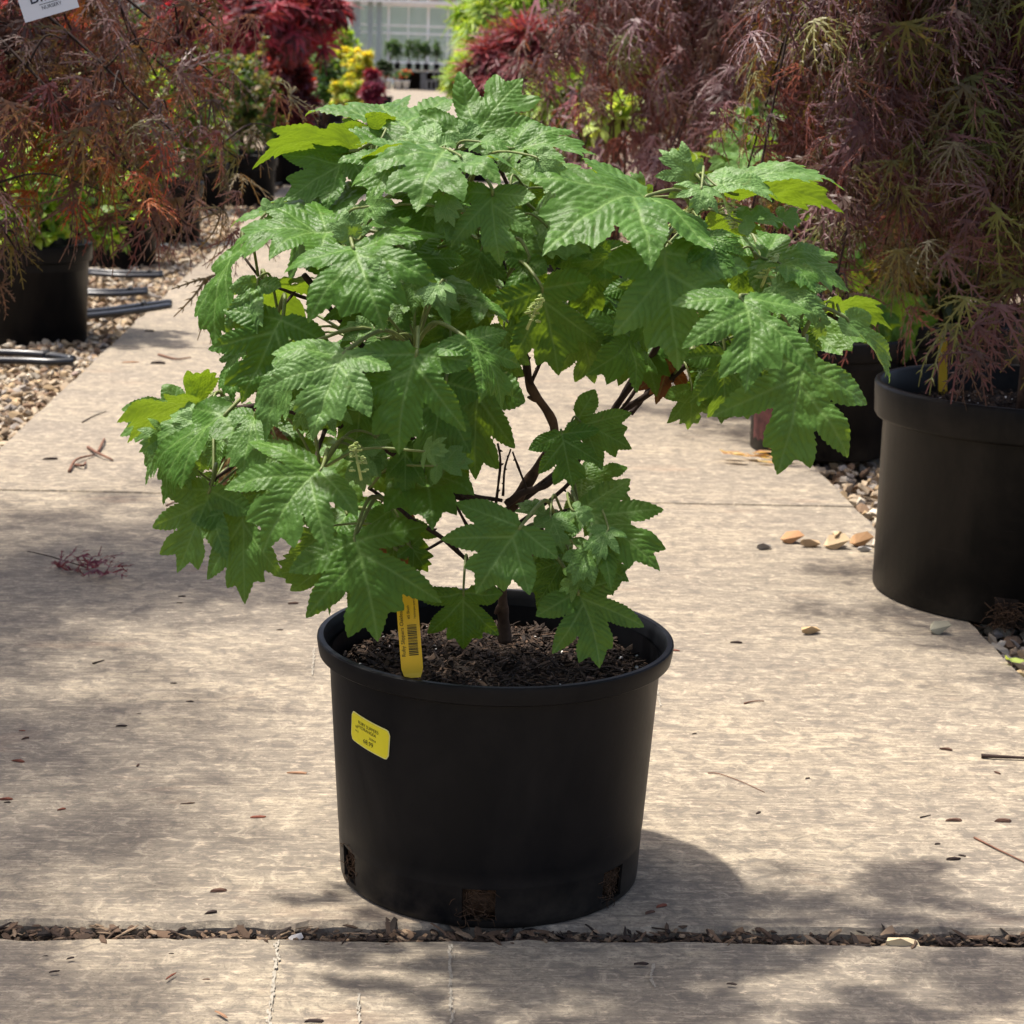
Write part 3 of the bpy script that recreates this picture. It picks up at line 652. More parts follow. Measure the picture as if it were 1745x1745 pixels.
# ------------------------------------------------------------------ things at the far end of the path
BN = 74.0
def far_at(px, py): return at(px, py, BN)
b0 = far_at(722, 112); bench = empty('display_bench', (b0[0], BN, 0)); tag(bench, 'low dark bench of block and board before the glasshouse', 'bench')
mb = MB(); mb.box((0, 0, .72), (2.3, .8, .05)); mb.build('bench_top', M['bench'], bench)
for dx in (-1.0, 0, 1.0):
    mb = MB(); mb.box((dx, 0, .345), (.22, .7, .68)); mb.build('block_leg', M['block'], bench)
mb = MB(); mb.box((0, .36, .34), (2.2, .04, .66)); mb.build('back_panel', M['soil'], bench)
for k, px in enumerate((664, 677, 697, 712, 726, 744, 768)):
    r = np.random.default_rng(60+k); p = far_at(px, 112); root_z = .745+.22 if px < 760 else .4
    nursery_pot((p[0], BN, root_z-.22), .12, .10, .24, 'black pot of small evergreen on the far bench, number %s from the left' % ('one', 'two', 'three', 'four', 'five', 'six', 'seven')[k], k=16)
    c = np.array([p[0], BN, root_z+.42]); crown, cc = shrub_crown(c, (.20, .2, .42), 60, 9, .09, [(.06, .13, .04), (.10, .18, .06), (.04, .09, .03)], OV, r, .5)
    plant('small_evergreen', (p[0], BN, root_z), crown, stems_mesh((p[0], BN, root_z-.02), cc[:4], r, .012), 'upright small evergreen on the far bench, %s from the left' % ('first', 'second', 'third', 'fourth', 'fifth', 'sixth', 'seventh')[k], 'shrub', 'evergreens on the far bench')
for k, (px, dl) in enumerate(((661, 'leftmost'), (679, 'middle'), (692, 'rightmost'))):
    r = np.random.default_rng(80+k); p = far_at(px, 140); rt = empty('flower_pot', (p[0], BN-.8, 0)); tag(rt, 'white pot of red flowers on the far path, %s of three' % dl, 'flower pot', 'white flower pots before the bench')
    V, F = lathe([(0, .01), (.10, .01), (.135, .30), (.15, .30), (.15, .34), (.13, .34), (.12, .30), (0, .29)], 20); mesh('pot', V, F, M['whitepot'], rt, smooth=True)
    (V, F, c), _ = shrub_crown((0, 0, .52), (.20, .2, .20), 26, 9, .08, [(.07, .14, .04), (.10, .2, .05)], OV, r, .5, tip_pal=[(.75, .06, .05), (.8, .12, .09)]); mesh('flowers', V, F, M['foliage'], rt, c)
for k in range(9):
    r = np.random.default_rng(90+k); px = 556+k*30+r.uniform(-6, 6); p = at(px, 6, GH-.7); rt = empty('flower_basket', (p[0], GH-.7, 3.42))
    tag(rt, 'red flower basket on the glasshouse ledge, %s from the left' % ('first', 'second', 'third', 'fourth', 'fifth', 'sixth', 'seventh', 'eighth', 'ninth')[k], 'flower basket', 'red baskets on the glasshouse ledge')
    V, F = lathe([(0, 0), (.16, .0), (.24, .2), (.22, .2), (0, .18)], 16); mesh('basket', V, F, M['bench'], rt)
    (V, F, c), _ = shrub_crown((0, 0, .34), (.40, .3, .26), 50, 9, .10, [(.45, .03, .07), (.35, .02, .05), (.08, .14, .05)], OV, r, .5); mesh('flowers', V, F, M['foliage'], rt, c)
sh = empty('glasshouse_ledge', (0, GH-.7, 3.38)); tag(sh, 'pale ledge carrying red baskets across the glasshouse front', 'ledge')
mb = MB(); mb.box((0, 0, 0), (14, .5, .08)); mb.build('board', M['metal'], sh)
for dx in np.arange(-6.5, 7, 3.2):
    mb = MB(); mb.box((dx, .35, -.2), (.05, .6, .05)); mb.build('bracket', M['metal'], sh)
for k, (px, py) in enumerate(((735, 141), (742, 136))):
    p = far_at(px, 143); mb = MB(); s_ = .4
    for (cx, cz, dx, dz) in ((0, .03, .4, .06), (0, .37, .4, .06), (-.17, .2, .06, .28), (.17, .2, .06, .28), (0, .2, .05, .28)): mb.box((cx, 0, cz), (dx, .2, dz))
    o = mb.build('cinder_block', M['block']); o.location = (p[0]+.1*k, BN-1.0, .402*k); tag(o, 'grey cinder block %s in front of the far bench' % ('lying on the path' if k == 0 else 'stacked on another'), 'block')

# ================================================================== HYDRANGEA LEAVES
def leaf_shape(seed, h=.0145, narrow=0.0, deep=0.0):
    """flat lobed, toothed leaf: petiole joint at the origin, tip at (0,1). Returns verts, tris, vein/sec fields, relief"""
    r = np.random.default_rng(seed); J = lambda a: r.normal(0, a); wj = lambda: r.uniform(.90, 1.06)*(1-.24*deep)
    lob = [((0, -.01), (J(.02), 1.0), .235*wj()*(1-narrow*.3))]
    for s in (-1, 1):
        lob.append(((0, .15+J(.02)), (s*(.60+J(.06))*(1-narrow*.45), .68+J(.06)+narrow*.06), .180*wj()*(1-narrow*.25)))
        lob.append(((0, .02), (s*(.64+J(.06))*(1-narrow*.45), .10+J(.08)), .195*wj()*(1-narrow*.3)))
        lob.append(((0, .48), (s*(.25+J(.03))*(1-narrow*.2), .83+J(.03)), .12))
    tp = np.array([0, .2, .4, .6, .75, .88, .95, 1.0]); wp = np.array([.78, .84, .98, 1.0, .78, .42, .20, 0.0])
    def field(p):
        acc = None
        for k, (a, b, W) in enumerate(lob):
            a = np.array(a); d = np.array(b)-a; L = np.linalg.norm(d); d = d/L; q = p-a; t = (q@d)/L; sp = q[:, 0]*d[1]-q[:, 1]*d[0]
            w = W*np.interp(t, tp, wp); N = max(5, round(L/.055)); ph = (t*N+.3*k+(sp > 0)*.5) % 1.0
            w = w+np.where((t > .12) & (t < .985), .019*(ph-.55), 0)*np.clip((1-t)*7, .35, 1)
            f = np.where((t < 0), -np.hypot(sp, t*L)+W*.72, np.where(t > 1, -np.hypot(sp, (t-1)*L), w-np.abs(sp)))
            acc = f if acc is None else np.log(np.exp(acc*110)+np.exp(f*110))/110
        notch = np.hypot(p[:, 0]*1.3, p[:, 1]+.20)-.17
        return np.minimum(acc, notch)
    xs = np.arange(-.82, .821, h); ys = np.arange(-.20, 1.03, h*.92); nx_, ny_ = len(xs), len(ys)
    XX, YY = np.meshgrid(xs, ys); XX = XX+np.where(np.arange(ny_) % 2, h/2, 0)[:, None]
    G = np.stack([XX.ravel(), YY.ravel()], 1); f = field(G)
    V = [tuple(g) for g in G]; F = []; cache = {}
    def cut(i, j):
        key = (min(i, j), max(i, j))
        if key not in cache:
            t = f[i]/(f[i]-f[j]); t = min(max(t, .02), .98); cache[key] = len(V); V.append(tuple(G[i]+(G[j]-G[i])*t))
        return cache[key]
    ins = (f > 0).astype(int)
    for j in range(ny_-1):
        for i in range(nx_-1):
            a, b, c, d = j*nx_+i, j*nx_+i+1, (j+1)*nx_+i+1, (j+1)*nx_+i
            if not (ins[a] or ins[b] or ins[c] or ins[d]): continue
            for T in (((a, b, d), (b, c, d)) if j % 2 == 0 else ((a, b, c), (a, c, d))):
                k = ins[T[0]]+ins[T[1]]+ins[T[2]]
                if k == 3: F.append(T)
                elif k == 1:
                    q = [x for x in range(3) if ins[T[x]]][0]; p0, p1, p2 = T[q], T[(q+1) % 3], T[(q+2) % 3]; F.append((p0, cut(p0, p1), cut(p0, p2)))
                elif k == 2:
                    q = [x for x in range(3) if not ins[T[x]]][0]; p0, p1, p2 = T[q], T[(q+1) % 3], T[(q+2) % 3]
                    e1, e2 = cut(p0, p1), cut(p0, p2); F.append((e1, p1, p2)); F.append((e1, p2, e2))
    F = np.array(F); used = np.unique(F); mp = -np.ones(len(V), int); mp[used] = np.arange(len(used)); V = np.array(V)[used]; F = mp[F]
    def seg_d(p, a, b):
        a = np.array(a); b = np.array(b); d = b-a; t = np.clip(((p-a)@d)/(d@d), 0, 1); return np.linalg.norm(p-a-t[:, None]*d, axis=1), t
    dp = np.full(len(V), 9.0); ds = np.full(len(V), 9.0); wv = np.full(len(V), .0)
    for k, (a, b, W) in enumerate(lob):
        d, t = seg_d(V, a, b); main = k in (0, 1, 2, 4, 5)
        if not main: ds = np.minimum(ds, d); continue
        wid = (.020 if k == 0 else .015)*(1-.75*t)+.003
        wv = np.maximum(wv, np.clip(1-d/wid/1.25, 0, 1)); dp = np.minimum(dp, d)
        a = np.array(a); b = np.array(b); D = b-a; L = np.linalg.norm(D); D = D/L; N = np.array([D[1], -D[0]])
        n = int(L/.088)
        for q in range(1, n+1):
            for s in (-1, 1):
                st = a+D*L*((q-.25+.4*(s > 0)+r.normal(0, .08))/(n+1)); ln = W*1.25
                mid = st+(D*.55+N*s*.80)*ln*.5; en = mid+(D*.80+N*s*.62)*ln*.6
                for (u, v) in ((st, mid), (mid, en)): d2, _ = seg_d(V, u, v); ds = np.minimum(ds, d2)
                for qq in (.35, .75):           # tertiary cross veins
                    m2 = st+(mid-st)*qq*1.3; e2 = m2+(D*.9-N*s*.10)*.055
                    d3, _ = seg_d(V, m2, e2); ds = np.minimum(ds, d3+.006)
    dd = np.minimum(dp, ds+.002)
    relief = np.clip(dd/.026, 0, 1)**.6
    return dict(uv=V, F=F, vein=wv, sec=np.clip(1-ds/.011, 0, 1)*(wv < .3), relief=relief, tips=[l[1] for l in lob])
SHAPES = [leaf_shape(100+i, deep=(1.05, .6, .9, .45, 1.0, .75)[i]) for i in range(6)]+[leaf_shape(120+i, .022, .1, .7-.5*i) for i in range(2)]+[leaf_shape(130, .020, .8), leaf_shape(131, .020, .6)]

def make_leaf(P0, P1, nhint, parent, shape=0, ws=1.0, arch=.12, fold=.12, curl=.36, wave=.05, seed=0, age=0.0, quilt=.019, name='leaf', mat='leaf', flip=1):
    S = SHAPES[shape]; r = np.random.default_rng(seed); L = np.linalg.norm(P1-P0); Y = (P1-P0)/L
    Z = np.array(nhint, float); Z = Z-Y*(Z@Y); Z = norm(Z); X = np.cross(Y, Z)
    u = S['uv'][:, 0]*ws*flip; v = S['uv'][:, 1]; rad = np.hypot(u, v-.3)
    z = arch*4*v*(1-v)*np.where(v > 0, 1, .5)-fold*(-np.abs(u))*.9-curl*np.maximum(rad-.30, 0)**1.6*np.where(np.abs(u) > .05, 1, .8)*(np.abs(u)+.25)*1.6
    P3 = np.stack([u*1.0+seed*.7, v*1.0+seed*.31, np.zeros_like(u)], 1)
    z = z+wave*vnoise(P3, 3.2, seed)+wave*.5*vnoise(P3, 7.5, seed+1)+S['relief']*quilt
    z = z-curl*np.interp(v, [0, .85, 1.0], [0, 0, .0])
    tipfix = np.interp(v, [.8, 1.0], [0, 1])
    twist = r.normal(0, .18); z = z+twist*u*v
    bend = r.normal(0, .05); u2 = u+bend*v*(1-v)*2
    V = (u2[:, None]*X+v[:, None]*Y+z[:, None]*Z)*L
    F = S['F'] if flip > 0 else S['F'][:, ::-1]
    o = mesh(name, V, F, M[mat], parent, smooth=True, attrs={'vein': S['vein'], 'sec': S['sec'], 'age': np.full(len(V), age)})
    o.matrix_parent_inverse = Matrix.Translation(-parent.location); o.location = tuple(P0); return o

NCODE = {'F': (0, .30, .95), 'M': (0, .62, .78), 'U': (0, .88, .47), 'T': (0, .97, .24), 'B': (0, .80, -.60), 'D': (0, -.1, 1.0), 'K': (0, .55, -.83),
         'R': (.55, .45, .70), 'L': (-.55, .45, .70), 'r': (.75, .62, .2), 'l': (-.75, .62, .2)}
def leaf_axis(bx, by, tx, ty, z, code, Y0=0.0, lmax=.23):
    n = np.array(NCODE[code]); n = norm(np.array([n[0]+.22*(bx-870)/650, -n[2], n[1]]))    # world: right, away, up
    P0 = at(bx, by, Y0-z); d = ray(tx, ty); den = d@n
    flat = at(tx, ty, Y0-z)
    if abs(den) < .12: P1 = flat
    else:
        P1 = CAM+d*(((P0-CAM)@n)/den); L0 = np.linalg.norm(flat-P0)
        if np.linalg.norm(P1-P0) > max(lmax, L0*1.02):   # pull back towards the flat answer
            for w in np.linspace(1, 0, 21):
                q = CAM+d*(w*(np.linalg.norm(P1-CAM)/np.linalg.norm(d))+(1-w)*(np.linalg.norm(flat-CAM)/np.linalg.norm(d)))
                if np.linalg.norm(q-P0) <= max(lmax, L0*1.02): P1 = q; break
            else: P1 = flat
    return P0, P1, n

# leaf joint px, leaf tip px, distance in front of the stem (m), which way the upper face looks, width factor, shape, extras
LV = [
 # crown top
 (708, 252, 628, 186, .02, 'T', .85, 0, {}), (604, 256, 428, 282, .06, 'B', .75, 8, dict(arch=.16)),
 (600, 272, 480, 342, .05, 'M', .9, 1, dict(arch=.05)), (757, 262, 712, 356, .16, 'U', 1.35, 2, dict(arch=.14)),
 (800, 246, 893, 134, .05, 'M', 1.0, 2, dict(arch=.02, curl=.08, fold=.06, age=.15)), (818, 243, 868, 264, .10, 'U', .95, 6, {}),
 (790, 246, 815, 203, .06, 'M', .8, 6, dict(age=.5)), (750, 252, 693, 222, .07, 'U', .9, 7, dict(age=.6)),
 (868, 252, 1018, 268, .07, 'U', .85, 4, dict(arch=.12)), (838, 325, 853, 456, .20, 'F', .92, 5, {}),
 (735, 338, 715, 425, .14, 'M', 1.2, 0, {}), (1105, 334, 922, 424, .18, 'U', .95, 1, dict(arch=.10)),
 (700, 262, 622, 345, .10, 'U', .85, 4, {}), (640, 262, 655, 190, -.06, 'B', .9, 6, {}),
 (648, 225, 560, 262, .01, 'K', .8, 7, {}), (905, 318, 950, 262, -.04, 'U', .9, 6, {}),
 (990, 330, 1060, 300, .02, 'B', .9, 6, dict(age=.3)),
 # left upper
 (560, 398, 392, 424, .16, 'U', 1.15, 2, {}), (602, 421, 650, 566, .24, 'M', 1.25, 3, dict(arch=.13)),
 (592, 415, 622, 356, .18, 'F', .85, 6, dict(age=.7)), (560, 400, 505, 338, .12, 'T', 1.1, 4, {}),
 (690, 428, 778, 522, .14, 'R', .95, 5, {}), (735, 395, 728, 468, .05, 'D', .8, 8, dict(age=.4)),
 (412, 425, 372, 606, .10, 'L', .62, 8, dict(arch=.14)), (440, 480, 424, 592, .16, 'F', .8, 9, dict(curl=.5, fold=.3, wave=.09, age=.35)),
 (450, 490, 500, 560, .06, 'B', 1.0, 6, {}), (480, 543, 414, 690, .18, 'F', .95, 0, dict(arch=.05)),
 (512, 598, 452, 758, .24, 'L', .62, 8, dict(age=.25)), (588, 603, 534, 746, .30, 'M', 1.05, 1, dict(arch=.10, age=.35)),
 (405, 600, 402, 690, .14, 'L', .75, 9, {}), (560, 470, 640, 500, .10, 'U', 1.0, 7, {}),
 # left wing
 (340, 690, 216, 752, .12, 'B', .85, 9, dict(age=.3)), (330, 700, 356, 628, .08, 'K', .8, 9, dict(age=.4)), (320, 728, 244, 828, .14, 'L', .75, 8, {}),
 (386, 705, 277, 862, .20, 'L', .68, 9, dict(arch=.12)), (437, 708, 408, 822, .22, 'M', .75, 9, dict(arch=.1)),
 (358, 833, 298, 976, .12, 'F', .88, 2, dict(arch=.04)), (412, 865, 420, 1030, .13, 'F', .75, 3, dict(arch=.05)),
 (546, 800, 444, 936, .30, 'M', 1.15, 4, dict(arch=.12, fold=.14)), (470, 760, 440, 850, .10, 'F', .8, 7, {}),
 # centre
 (710, 600, 680, 775, .30, 'F', 1.0, 5, dict(arch=.06)), (792, 578, 858, 700, .28, 'R', .85, 0, dict(fold=.2)),
 (760, 648, 736, 830, .16, 'F', .72, 1, {}), (818, 640, 812, 818, .12, 'D', .72, 2, {}),
 (835, 518, 752, 548, .14, 'U', .95, 6, {}), (922, 490, 955, 640, .12, 'D', .95, 3, dict(arch=.03)),
 (820, 425, 772, 520, .06, 'D', 1.0, 4, {}), (660, 520, 700, 568, .18, 'M', .85, 7, {}), (700, 470, 770, 560, .12, 'U', .8, 6, {}),
 (645, 575, 575, 560, .22, 'M', .8, 7, dict(age=.6)), (1040, 430, 985, 486, .08, 'D', 1.0, 7, {}),
 (940, 400, 945, 462, .05, 'D', .9, 8, {}), (620, 640, 600, 790, .14, 'D', .8, 5, {}), (690, 760, 690, 850, .18, 'F', .8, 7, {}),
 (640, 750, 632, 820, .20, 'F', .8, 7, dict(age=.3)), (600, 735, 625, 775, .05, 'D', .9, 6, dict(age=.8)),
 # right
 (1177, 312, 1122, 254, .12, 'F', .95, 6, dict(age=.75)), (1195, 320, 1186, 366, .20, 'M', 1.25, 6, dict(age=.7)), (1100, 330, 1072, 292, .02, 'F', .6, 7, dict(age=.5)),
 (1212, 316, 1442, 322, .14, 'r', .55, 8, dict(arch=.10, age=.4)), (1228, 318, 1330, 338, .17, 'U', .85, 9, dict(age=.55)),
 (1250, 330, 1440, 370, .10, 'B', .55, 8, dict(age=.4)), (1215, 392, 1305, 392, .10, 'B', 1.1, 7, {}),
 (1130, 430, 1152, 634, .24, 'F', 1.02, 1, dict(arch=.05)), (1200, 402, 1226, 474, .22, 'M', 1.25, 2, {}),
 (1300, 440, 1450, 492, .10, 'U', 1.0, 3, dict(arch=.08)), (1316, 490, 1412, 548, .20, 'M', .95, 4, {}), (1330, 450, 1390, 500, .17, 'U', 1.1, 7, {}),
 (1265, 508, 1274, 670, .28, 'M', 1.08, 0, dict(arch=.11, age=.15)), (1368, 622, 1322, 810, .24, 'F', 1.08, 5, dict(arch=.06)),
 (1400, 528, 1522, 558, .06, 'B', .7, 8, dict(age=.5)), (1442, 545, 1513, 656, .14, 'R', .62, 9, dict(fold=.3, age=.4)),
 (1440, 548, 1500, 600, .08, 'r', .7, 9, dict(age=.5)), (1398, 545, 1390, 580, .08, 'D', .9, 7, dict(age=.8)),
 (1178, 660, 1172, 732, .02, 'D', 1.15, 6, {}), (1235, 600, 1232, 725, .05, 'D', .85, 2, {}), (1110, 470, 1060, 520, .08, 'D', 1.0, 7, {}),
 (1255, 440, 1250, 520, .08, 'D', 1.0, 6, {}), (985, 545, 1012, 655, .03, 'D', .9, 2, {}), (1062, 555, 1048, 645, .02, 'F', .9, 1, {}), (1140, 600, 1118, 690, -.02, 'D', .9, 6, dict(mat='leaf_old')), (1205, 615, 1192, 705, .0, 'D', .9, 7, {}), (1252, 640, 1236, 716, .03, 'D', .9, 6, {}), (1005, 420, 998, 545, .04, 'D', .9, 4, {}), (1090, 480, 1100, 600, .06, 'F', .85, 0, {}), (900, 440, 880, 560, .08, 'F', .7, 9, {}), (860, 560, 880, 660, .10, 'D', .7, 7, {}), (1310, 560, 1350, 640, .1, 'D', .9, 1, {}), (1075, 520, 1030, 630, .02, 'D', .9, 3, {}), (1350, 560, 1300, 650, .06, 'D', .9, 4, {}),
 # low
 (957, 738, 975, 833, .14, 'F', 1.05, 2, dict(arch=.04)), (982, 715, 1078, 764, .12, 'F', 1.0, 3, dict(arch=.03)),
 (990, 812, 1078, 858, .04, 'M', .9, 6, {}), (990, 868, 1122, 978, .16, 'M', .85, 0, dict(age=.1)),
 (888, 897, 813, 1014, .24, 'F', 1.18, 1, dict(arch=.05)), (932, 882, 878, 858, .12, 'U', .9, 7, dict(age=.55)), (940, 882, 962, 942, .18, 'M', .95, 6, dict(age=.4)),
 (966, 944, 914, 1032, .12, 'F', .85, 4, {}), (1014, 965, 1072, 992, .08, 'M', 1.15, 7, {}), (1010, 930, 1050, 960, .02, 'D', 1.2, 6, {}),
 (983, 1006, 1022, 1139, .17, 'F', 1.0, 5, dict(arch=.05)), (790, 1008, 792, 1108, .12, 'D', 1.1, 3, dict(arch=.03)),
 (606, 918, 648, 1093, .19, 'F', 1.1, 0, dict(arch=.08)), (606, 915, 560, 1050, .16, 'L', .55, 8, {}), (720, 800, 738, 906, .14, 'U', 1.0, 7, {}),
 (560, 900, 500, 960, .06, 'D', 1.0, 6, {}), (700, 930, 730, 975, .06, 'D', .9, 7, {}), (760, 560, 720, 640, .04, 'D', 1.0, 6, {}),
 (520, 640, 480, 720, .04, 'D', 1.0, 7, {}), (1000, 560, 990, 600, .0, 'D', 1.0, 6, {}), (560, 620, 530, 690, -.02, 'D', 1.0, 6, {}),
]
_fr = np.random.default_rng(515)
for (x0, x1, y0, y1, n, z0, z1) in [(440, 840, 400, 600, 20, -.16, .10), (430, 820, 600, 800, 20, -.16, .10), (980, 1330, 390, 590, 18, -.16, .08), (620, 940, 270, 470, 14, -.18, .04), (560, 720, 830, 960, 7, -.10, .06), (300, 450, 690, 820, 7, -.08, .06), (1180, 1400, 540, 640, 6, -.10, .06), (930, 1040, 830, 960, 4, -.10, .02), (860, 1010, 380, 520, 5, -.12, .04)]:
    for _ in range(n):
        x = _fr.uniform(x0, x1); y = _fr.uniform(y0, y1); l = _fr.uniform(75, 150); a = _fr.normal(0, .7)+.5*(x-870)/500
        LV.append((x, y, x+l*math.sin(a), y+l*math.cos(a)*.9, _fr.uniform(z0, z1), 'FMDULRDM'[_fr.integers(0, 8)], _fr.uniform(.75, 1.0), int(_fr.integers(0, 10)), dict(mat='leaf_old') if _fr.uniform() < .07 else {}))
for (x0, x1, y0, y1, n) in [(440, 760, 330, 520, 7), (420, 760, 560, 800, 9), (1080, 1400, 340, 560, 7), (880, 1040, 860, 980, 4), (270, 420, 680, 800, 4), (700, 940, 240, 360, 5)]:
    for _ in range(n):                              # young leaves between the big ones
        x = _fr.uniform(x0, x1); y = _fr.uniform(y0, y1); l = _fr.uniform(38, 72); a = _fr.uniform(-2.2, 2.2); zf = .30*math.sqrt(max(.08, 1-((x-870)/680)**2-((y-640)/520)**2))
        LV.append((x, y, x+l*math.sin(a), y+l*math.cos(a), zf*_fr.uniform(.7, 1.0), 'FMUMLR'[_fr.integers(0, 6)], _fr.uniform(.8, 1.1), int(_fr.integers(6, 8)), dict(age=_fr.uniform(.3, .8), curl=.5)))
HY = empty('oakleaf_hydrangea', (0, 0, .255)); tag(HY, 'leafy green oak leaf hydrangea growing in the central black pot', 'shrub')
def hp(x, y, z): return at(x, y, -z)
BR = [  # woody branches: px, px, metres in front of the pot axis; radius
 ([(860, 1092, 0), (857, 1030, .01), (858, 960, 0), (862, 880, 0)], .0115), ([(862, 880, 0), (900, 820, 0), (944, 735, 0), (905, 655, 0), (882, 560, 0), (892, 468, 0)], .0105),
 ([(862, 880, 0), (810, 850, .02), (742, 805, .05), (650, 760, .1), (560, 715, .12), (470, 695, .1), (370, 695, .08)], .008),
 ([(840, 868, -.01), (760, 832, -.02), (700, 745, .0), (630, 610, .04), (560, 520, .08), (520, 470, .1)], .0075),
 ([(905, 655, 0), (880, 560, .02), (850, 430, .05), (790, 320, .05), (740, 275, .05)], .006), ([(850, 430, .05), (870, 340, .04), (850, 265, .03)], .005),
 ([(790, 320, .05), (700, 300, .06), (630, 275, .05)], .0045), ([(880, 858, -.03), (980, 780, -.05), (1050, 690, -.04), (1115, 600, 0), (1165, 500, .08), (1180, 395, .1), (1195, 322, .1)], .0075),
 ([(1060, 700, -.05), (1110, 668, -.03), (1180, 615, 0), (1260, 530, .06), (1310, 470, .08), (1380, 520, .05), (1440, 545, .06)], .006),
 ([(1035, 715, -.06), (1070, 655, -.06), (1105, 590, -.05), (1120, 500, 0)], .0045), ([(1045, 715, -.03), (1088, 650, -.04), (1095, 560, -.03)], .004), ([(1075, 705, -.06), (1100, 672, -.07), (1115, 640, -.07)], .005),
 ([(560, 520, .08), (600, 440, .12), (590, 415, .14)], .005), ([(630, 610, .04), (700, 580, .15), (710, 590, .2)], .004), ([(560, 715, .12), (540, 780, .18), (546, 800, .22)], .004),
 ([(858, 990, .01), (905, 940, .08), (935, 885, .11), (985, 868, .12)], .0045), ([(850, 1010, .01), (780, 940, .06), (700, 880, .1), (625, 830, .13)], .005),
 ([(470, 695, .1), (400, 790, .08), (360, 825, .07), (412, 860, .08)], .004), ([(857, 845, .02), (860, 800, .02), (868, 770, .02)], .0025), ([(900, 840, .02), (885, 800, .02), (872, 775, .03)], .0025),
 ([(845, 995, .02), (800, 905, .04), (768, 835, .05), (760, 790, .05)], .0038), ([(870, 960, 0), (842, 890, .02), (852, 800, .02), (846, 760, .02)], .0034), ([(865, 905, 0), (960, 835, 0), (1002, 762, 0)], .004), ([(700, 950, .05), (740, 930, .05), (800, 900, .03)], .003), ([(742, 805, .05), (770, 830, .05), (800, 842, .03), (850, 850, .01)], .006), ([(862, 860, .02), (890, 840, .02), (930, 828, .01), (950, 800, 0)], .007), ([(700, 745, 0), (720, 690, .02), (760, 650, .08)], .004),
 ([(905, 655, 0), (925, 600, -.01), (925, 545, -.02)], .004), ([(1310, 470, .08), (1360, 560, .12), (1368, 600, .16)], .0035), ([(560, 520, .08), (500, 500, .1), (440, 470, .1)], .004), ([(500, 500, .1), (470, 530, .13)], .003), ([(440, 470, .1), (412, 430, .08)], .003)]
inv = Matrix.Translation(-HY.location); BP = []
for i, (pts, rad) in enumerate(BR):
    P = smooth_path([hp(*p) for p in pts], 9); n = len(P); rad = rad*.66
    jit = np.stack([vnoise(P, 30, k) for k in range(3)], 1)*.0045; P2 = P+jit*np.linspace(0, 1, n)[:, None]
    rr = np.linspace(rad, rad*.62, n)*(1+.25*vnoise(P, 90, 9)); b = MB(); b.tube(P2, rr, 9)
    for q in np.arange(4, n-2, 5):               # leaf-scar nodes
        e = P2[q]+norm(rng.normal(size=3))*rad*2.0; b.tube([P2[q], (P2[q]+e)/2, e], [rad*.7, rad*.6, rad*.2], 6)
    o = b.build('branch' if i else 'trunk', M['bark'] if rad > .0055 else M['darkbark'], HY, True); o.matrix_parent_inverse = inv; BP.append(P2)
BP = np.vstack(BP)
def petiole(P0, P1, n, root, leaf, rad=.0020, pts=None):
    pts = BP if pts is None else pts
    Y = norm(P1-P0); cand = pts-P0; d = np.linalg.norm(cand, axis=1); score = d+.10*np.maximum(0, cand@Y)+.7*np.maximum(0, cand[:, 2]); q = pts[np.argmin(score)]
    if np.linalg.norm(q-P0) > .28: q = P0+norm(q-P0)*.16
    mid = (P0+q)/2+np.array([0, 0, .012])-Y*.012; P = smooth_path([q, mid, P0-Y*.004, P0+Y*.006], 5)
    V, F = tube(P, np.linspace(rad*1.25, rad*.8, len(P)), 6); o = mesh('petiole', V-P0, F, M['petiole'], leaf, smooth=True)
for i, (bx, by, tx, ty, z, code, ws, shp, kw) in enumerate(LV):
    P0, P1, n = leaf_axis(bx, by, tx, ty, z, code); kw = dict(kw); kw.setdefault('age', min(.5, abs(.16*rng.normal())))
    L = np.linalg.norm(P1-P0)
    if L < .075: kw.setdefault('quilt', .032)
    o = make_leaf(P0, P1, n, HY, shp, ws*.95, seed=300+i, flip=1 if i % 2 else -1, **kw); petiole(P0, P1, n, HY, o, .0021 if L > .08 else .0014)

def bud_cluster(p, size, root, seed, up=(0, 0, 1)):
    r = np.random.default_rng(seed); b = MB(); up = norm(np.array(up, float))
    T = STONES[0]
    for k in range(46):
        t = r.uniform(0, 1); a = r.uniform(0, 2*np.pi); e = np.cross(up, norm(np.array([math.cos(a), math.sin(a), .3]))); e = norm(e)
        c = p+up*size*t+e*size*.30*(1-t*.7); s = size*.075*r.uniform(.7, 1.3); b.add(T[0]*s*1.1+c, T[1].tolist())
    b.tube([p-up*size*.4, p+up*size*.5, p+up*size], [size*.06, size*.05, size*.02], 6)
    o = b.build('flower_bud_cluster', M['bud'], root, True); o.matrix_parent_inverse = Matrix.Translation(-root.location); return o
for k, (x, y, z, s, u) in enumerate([(1236, 345, .16, .030, (.4, 0, -1)), (1140, 385, .12, .030, (.8, 0, .6)), (1302, 478, .16, .032, (.3, -.3, 1)), (905, 545, .16, .030, (.3, -.2, .8)), (758, 592, .28, .022, (.8, -.4, -.5)), (612, 800, .26, .030, (-.2, -.2, 1)), (655, 565, .2, .022, (.1, 0, 1))]):
    bud_cluster(hp(x, y, z), s, HY, 500+k, u)

